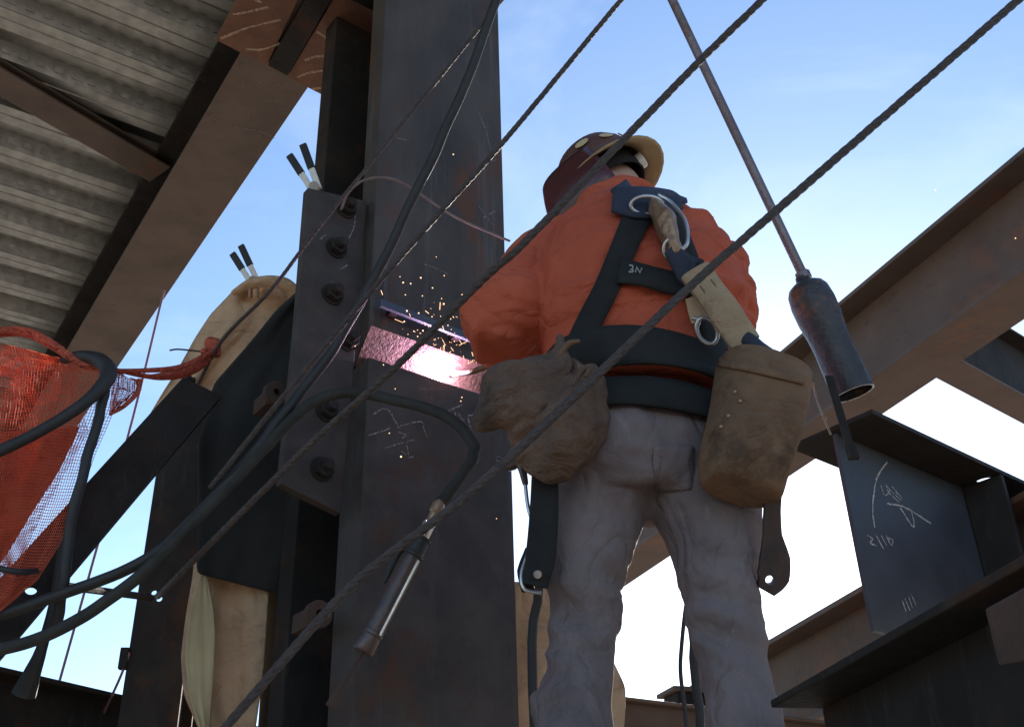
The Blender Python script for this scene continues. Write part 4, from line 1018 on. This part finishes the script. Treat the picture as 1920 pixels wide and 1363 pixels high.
# lanyard: hook on the back ring, tan pack, blue ends
dn = (-CF*.8-CU*.3)
def surf(x, y, off=.02, bv=bvj):
    h = bv.ray_cast(CAM, ray(x, y).normalized()); return (h[0]+h[1]*off) if h[0] else pt(x, y, 1.75)
dring = [surf(1206, 402, .03)+CR*math.cos(R(t))*px2m(surf(1206, 402), 30)+CU*math.sin(R(t))*px2m(surf(1206, 402), 17) for t in range(0, 360, 20)]
MB().tube(dring+[dring[0], dring[1]], .0045, 8, 2).build('dorsal_ring', m_metal, har, smooth=True, angle=180)
lan = thing('lanyard', 'tan and blue safety lanyard pack with rusty snap hook down the worker back', 'lanyard', surf(1400, 640, .03))
h1, h2, h3 = surf(1216, 412, .035), surf(1238, 452, .04), surf(1254, 486, .04)
hb = MB(); hb.tube([h1, h2, h3], [.022, .040, .026], 14, 5, True, flat=.5); remesh(hb, .003, 1, lambda p, n: .003*noise.noise(p*60)).build('snap_hook', m_brass, lan, smooth=True, angle=180)
MB().tube([surf(1222, 398, .045), surf(1246, 425, .055), surf(1266, 455, .055), surf(1268, 480, .05), surf(1266, 500, .045)], .0042, 8, 5, True).build('hook_gate', m_metal, lan, smooth=True)
eye = [surf(1252, 492, .045)+CR*math.cos(R(t))*.016+CU*math.sin(R(t))*.02 for t in range(0, 360, 24)]
MB().tube(eye+[eye[0], eye[1]], .004, 8, 2).build('hook_eye', m_metal, lan, smooth=True, angle=180)
def slab_strip(name, pts_, wd, th, mat, n=14):
    mb = MB(); P = catmull(pts_, 6); W = lerpl(wd, len(P)); rs = []
    for i, p in enumerate(P):
        t = (P[min(i+1, len(P)-1)]-P[max(i-1, 0)]).normalized(); s = t.cross(CF).normalized(); nn = s.cross(t)
        rs.append(ring(p, s, nn, W[i], th, 16, 3.2))
    mb.rings(rs); return mb
k0, k1_, k3_ = surf(1256, 500, .045), surf(1284, 540, .055), pt(1399, 646, 1.70)
k2_ = k1_.lerp(k3_, .55)-CF*.008
slab_strip('', [k0, surf(1268, 518, .045), k1_], [.014, .030, .030], .012, m_bluepad).build('webbing_end', m_bluepad, lan, smooth=True)
slab_strip('', [k1_-(k2_-k1_).normalized()*.004, k1_.lerp(k2_, .5), k2_, k3_], [.031, .029, .031, .029], .017, m_pack).build('shock_pack', m_pack, lan, smooth=True)
e0, e1_, e2_ = pt(1396, 642, 1.70), pt(1428, 668, 1.70), pt(1470, 705, 1.74)
tw_ = MB(); tw_.tube([k3_, e0, e1_, e2_], [.024, .026, .030, .018], 14, 5, True, flat=.7)
remesh(tw_, .004, 2, lambda p, n: .006*noise.noise(p*32)).build('webbing_end', m_bluepad, lan, smooth=True, angle=180)
pcen = k1_.lerp(k2_, .42)
MB().box(pcen-CF*.0165, (k2_-k1_).normalized()*.016, (k2_-k1_).normalized().cross(CF).normalized()*.014, CF*.002).build('stitched_label', m_suede, lan, bevel=.001)
# pack label print
lp = surf(1316, 562, .068); ld1 = (k2_-k1_).normalized(); ls1 = ld1.cross(CF).normalized()
# spare ring strap hanging on the right of the back
slab_strip('', [surf(1278, 560, .03), surf(1286, 590, .032), surf(1294, 615, .034)], [.012, .016, .018], .004, m_leather).build('ring_tab', m_leather, har, smooth=True)
rc = surf(1301, 640, .045); ra1 = (CR*.45-CU*.89); rb1 = (CR*.85+CU*.42)
rg = [rc+ra1*math.cos(R(t))*px2m(rc, 26)+rb1*math.sin(R(t))*px2m(rc, 19) for t in range(0, 360, 15)]
MB().tube(rg+[rg[0], rg[1]], .0045, 8, 2).build('hip_ring', m_metal, har, smooth=True, angle=180)
MB().tube([surf(1276, 602, .04), rg[13], rg[16]], .004, 8, 3).build('ring_shank', m_metal, har, smooth=True)

# spud wrench on the right, holster tools on the left
sw1 = [(1449, 918, 1.75), (1453, 960, 1.75), (1460, 1010, 1.75), (1471, 1060, 1.75), (1473, 1100, 1.75), (1463, 1130, 1.75)]
spw = thing('spud_wrench', 'dark steel wrench with a holed end hanging by the right thigh', 'wrench', pt(1452, 1130, 1.80))
pts_ = [pt(*q) for q in sw1]; wid = [14, 13, 15, 26, 28, 16]
pl = []; prr = []
P_ = catmull(pts_, 5); W_ = lerpl([px2m(pts_[0], w_) for w_ in wid], len(P_))
for i, p in enumerate(P_):
    t = (P_[min(i+1, len(P_)-1)]-P_[max(i-1, 0)]).normalized(); s = t.cross(CF).normalized()
    pl.append(p+s*W_[i]); prr.append(p-s*W_[i])
outl = pl+prr[::-1]
cu = bpy.data.curves.new('t', 'CURVE'); cu.dimensions = '2D'; cu.fill_mode = 'BOTH'; cu.extrude = .006; cu.bevel_depth = .002
xa = CR; ya = CU; o0 = outl[0]
for lst in ([((p-o0).dot(xa), (p-o0).dot(ya)) for p in outl], [((pt(1466, 1106, 1.75)-o0).dot(xa)+.0095*math.cos(R(20*k)), (pt(1466, 1106, 1.75)-o0).dot(ya)+.0095*math.sin(R(20*k))) for k in range(18)]):
    s = cu.splines.new('POLY'); s.points.add(len(lst)-1); s.use_cyclic_u = True
    for q, (x, y) in zip(s.points, lst): q.co = (x, y, 0, 1)
to = bpy.data.objects.new('t', cu); COL.objects.link(to); dg = bpy.context.evaluated_depsgraph_get(); me = bpy.data.meshes.new_from_object(to.evaluated_get(dg))
mb = MB(); mb.v = [o0+xa*v.co.x+ya*v.co.y-CF*v.co.z for v in me.vertices]; mb.f = [tuple(f.vertices) for f in me.polygons]
bpy.data.objects.remove(to)
mb.build('handle', m_tool, spw, smooth=True)
hol = thing('tool_holster', 'black tool holster with metal clips hanging by the left thigh', 'holster', pt(1005, 1105, 1.8))
slab_strip('', [pt(1022, 880, 1.77), pt(1020, 960, 1.78), pt(1014, 1040, 1.79), pt(1004, 1098, 1.80)], [.024, .026, .027, .022], .012, m_web).build('sheath', m_web, hol, smooth=True)
slab_strip('', [pt(990, 1030, 1.82), pt(984, 1070, 1.82), pt(990, 1106, 1.82)], [.006, .014, .012], .010, m_web).build('pocket', m_web, hol, smooth=True)
MB().tube([pt(984, 900, 1.80), pt(990, 950, 1.80), pt(998, 985, 1.80), pt(990, 1035, 1.80), pt(978, 1075, 1.80), pt(984, 1104, 1.80), pt(1015, 1112, 1.80)], .0035, 8, 6).build('wire_loop', m_metal, hol, smooth=True)
MB().tube([pt(935, 862, 1.82), pt(955, 872, 1.81), pt(975, 868, 1.80), pt(985, 905, 1.80)], [.006, .012, .010, .006], 8, 4, True).build('snap_clip', m_tool, hol, smooth=True)
MB().lathe(pt(1008, 1076, 1.775), -CF, [(0, .008), (.004, .007), (.005, .002)], 12).build('stud', m_metal, hol, smooth=True)

# ------------------------------------------------------------------ sparks
spk = MB()
sp_px = [(850, 290), (750, 519), (818, 482), (833, 517), (789, 521), (811, 540), (792, 555), (760, 553), (887, 551), (828, 560), (832, 570), (763, 583), (785, 587), (810, 594), (758, 603), (776, 621), (793, 620), (783, 631), (748, 634), (765, 627), (845, 598), (870, 586), (807, 657), (666, 649), (719, 684), (741, 729), (730, 812), (752, 856), (866, 745), (864, 752), (931, 972), (1754, 357), (1904, 447), (840, 610), (846, 618), (816, 636), (822, 634), (852, 640), (770, 532), (756, 530)]
for (x, y) in sp_px:
    big = x > 1500
    Y = 2.2 if big else 2.42+random.uniform(-.12, .02)
    c = pt(x, y, Y); r_ = random.uniform(.0011, .0026)
    spk.ball(c, r_, 6)
for i in range(60):
    x = random.gauss(832, 40); y = 690-abs(random.gauss(0, 60)); Y = 2.46+random.uniform(-.1, 0)
    a_ = random.uniform(-1.2, 1.2); L_ = random.choice((3, 4, 6, 8, 14, 20))*random.uniform(.7, 1.2)
    spk.tube([pt(x, y, Y), pt(x+math.sin(a_)*L_, y-math.cos(a_)*L_, Y)], random.uniform(.0004, .0008), 5)
for i in range(45):
    x = random.gauss(830, 38); y = 700-abs(random.gauss(0, 62))
    c = pt(x, y, 2.46+random.uniform(-.1, .0)); spk.ball(c, random.uniform(.0005, .0011), 6)
so_ = spk.build('sparks', m_spark, None); so_['kind'] = 'stuff'; so_['label'] = 'orange sparks scattering above the weld'
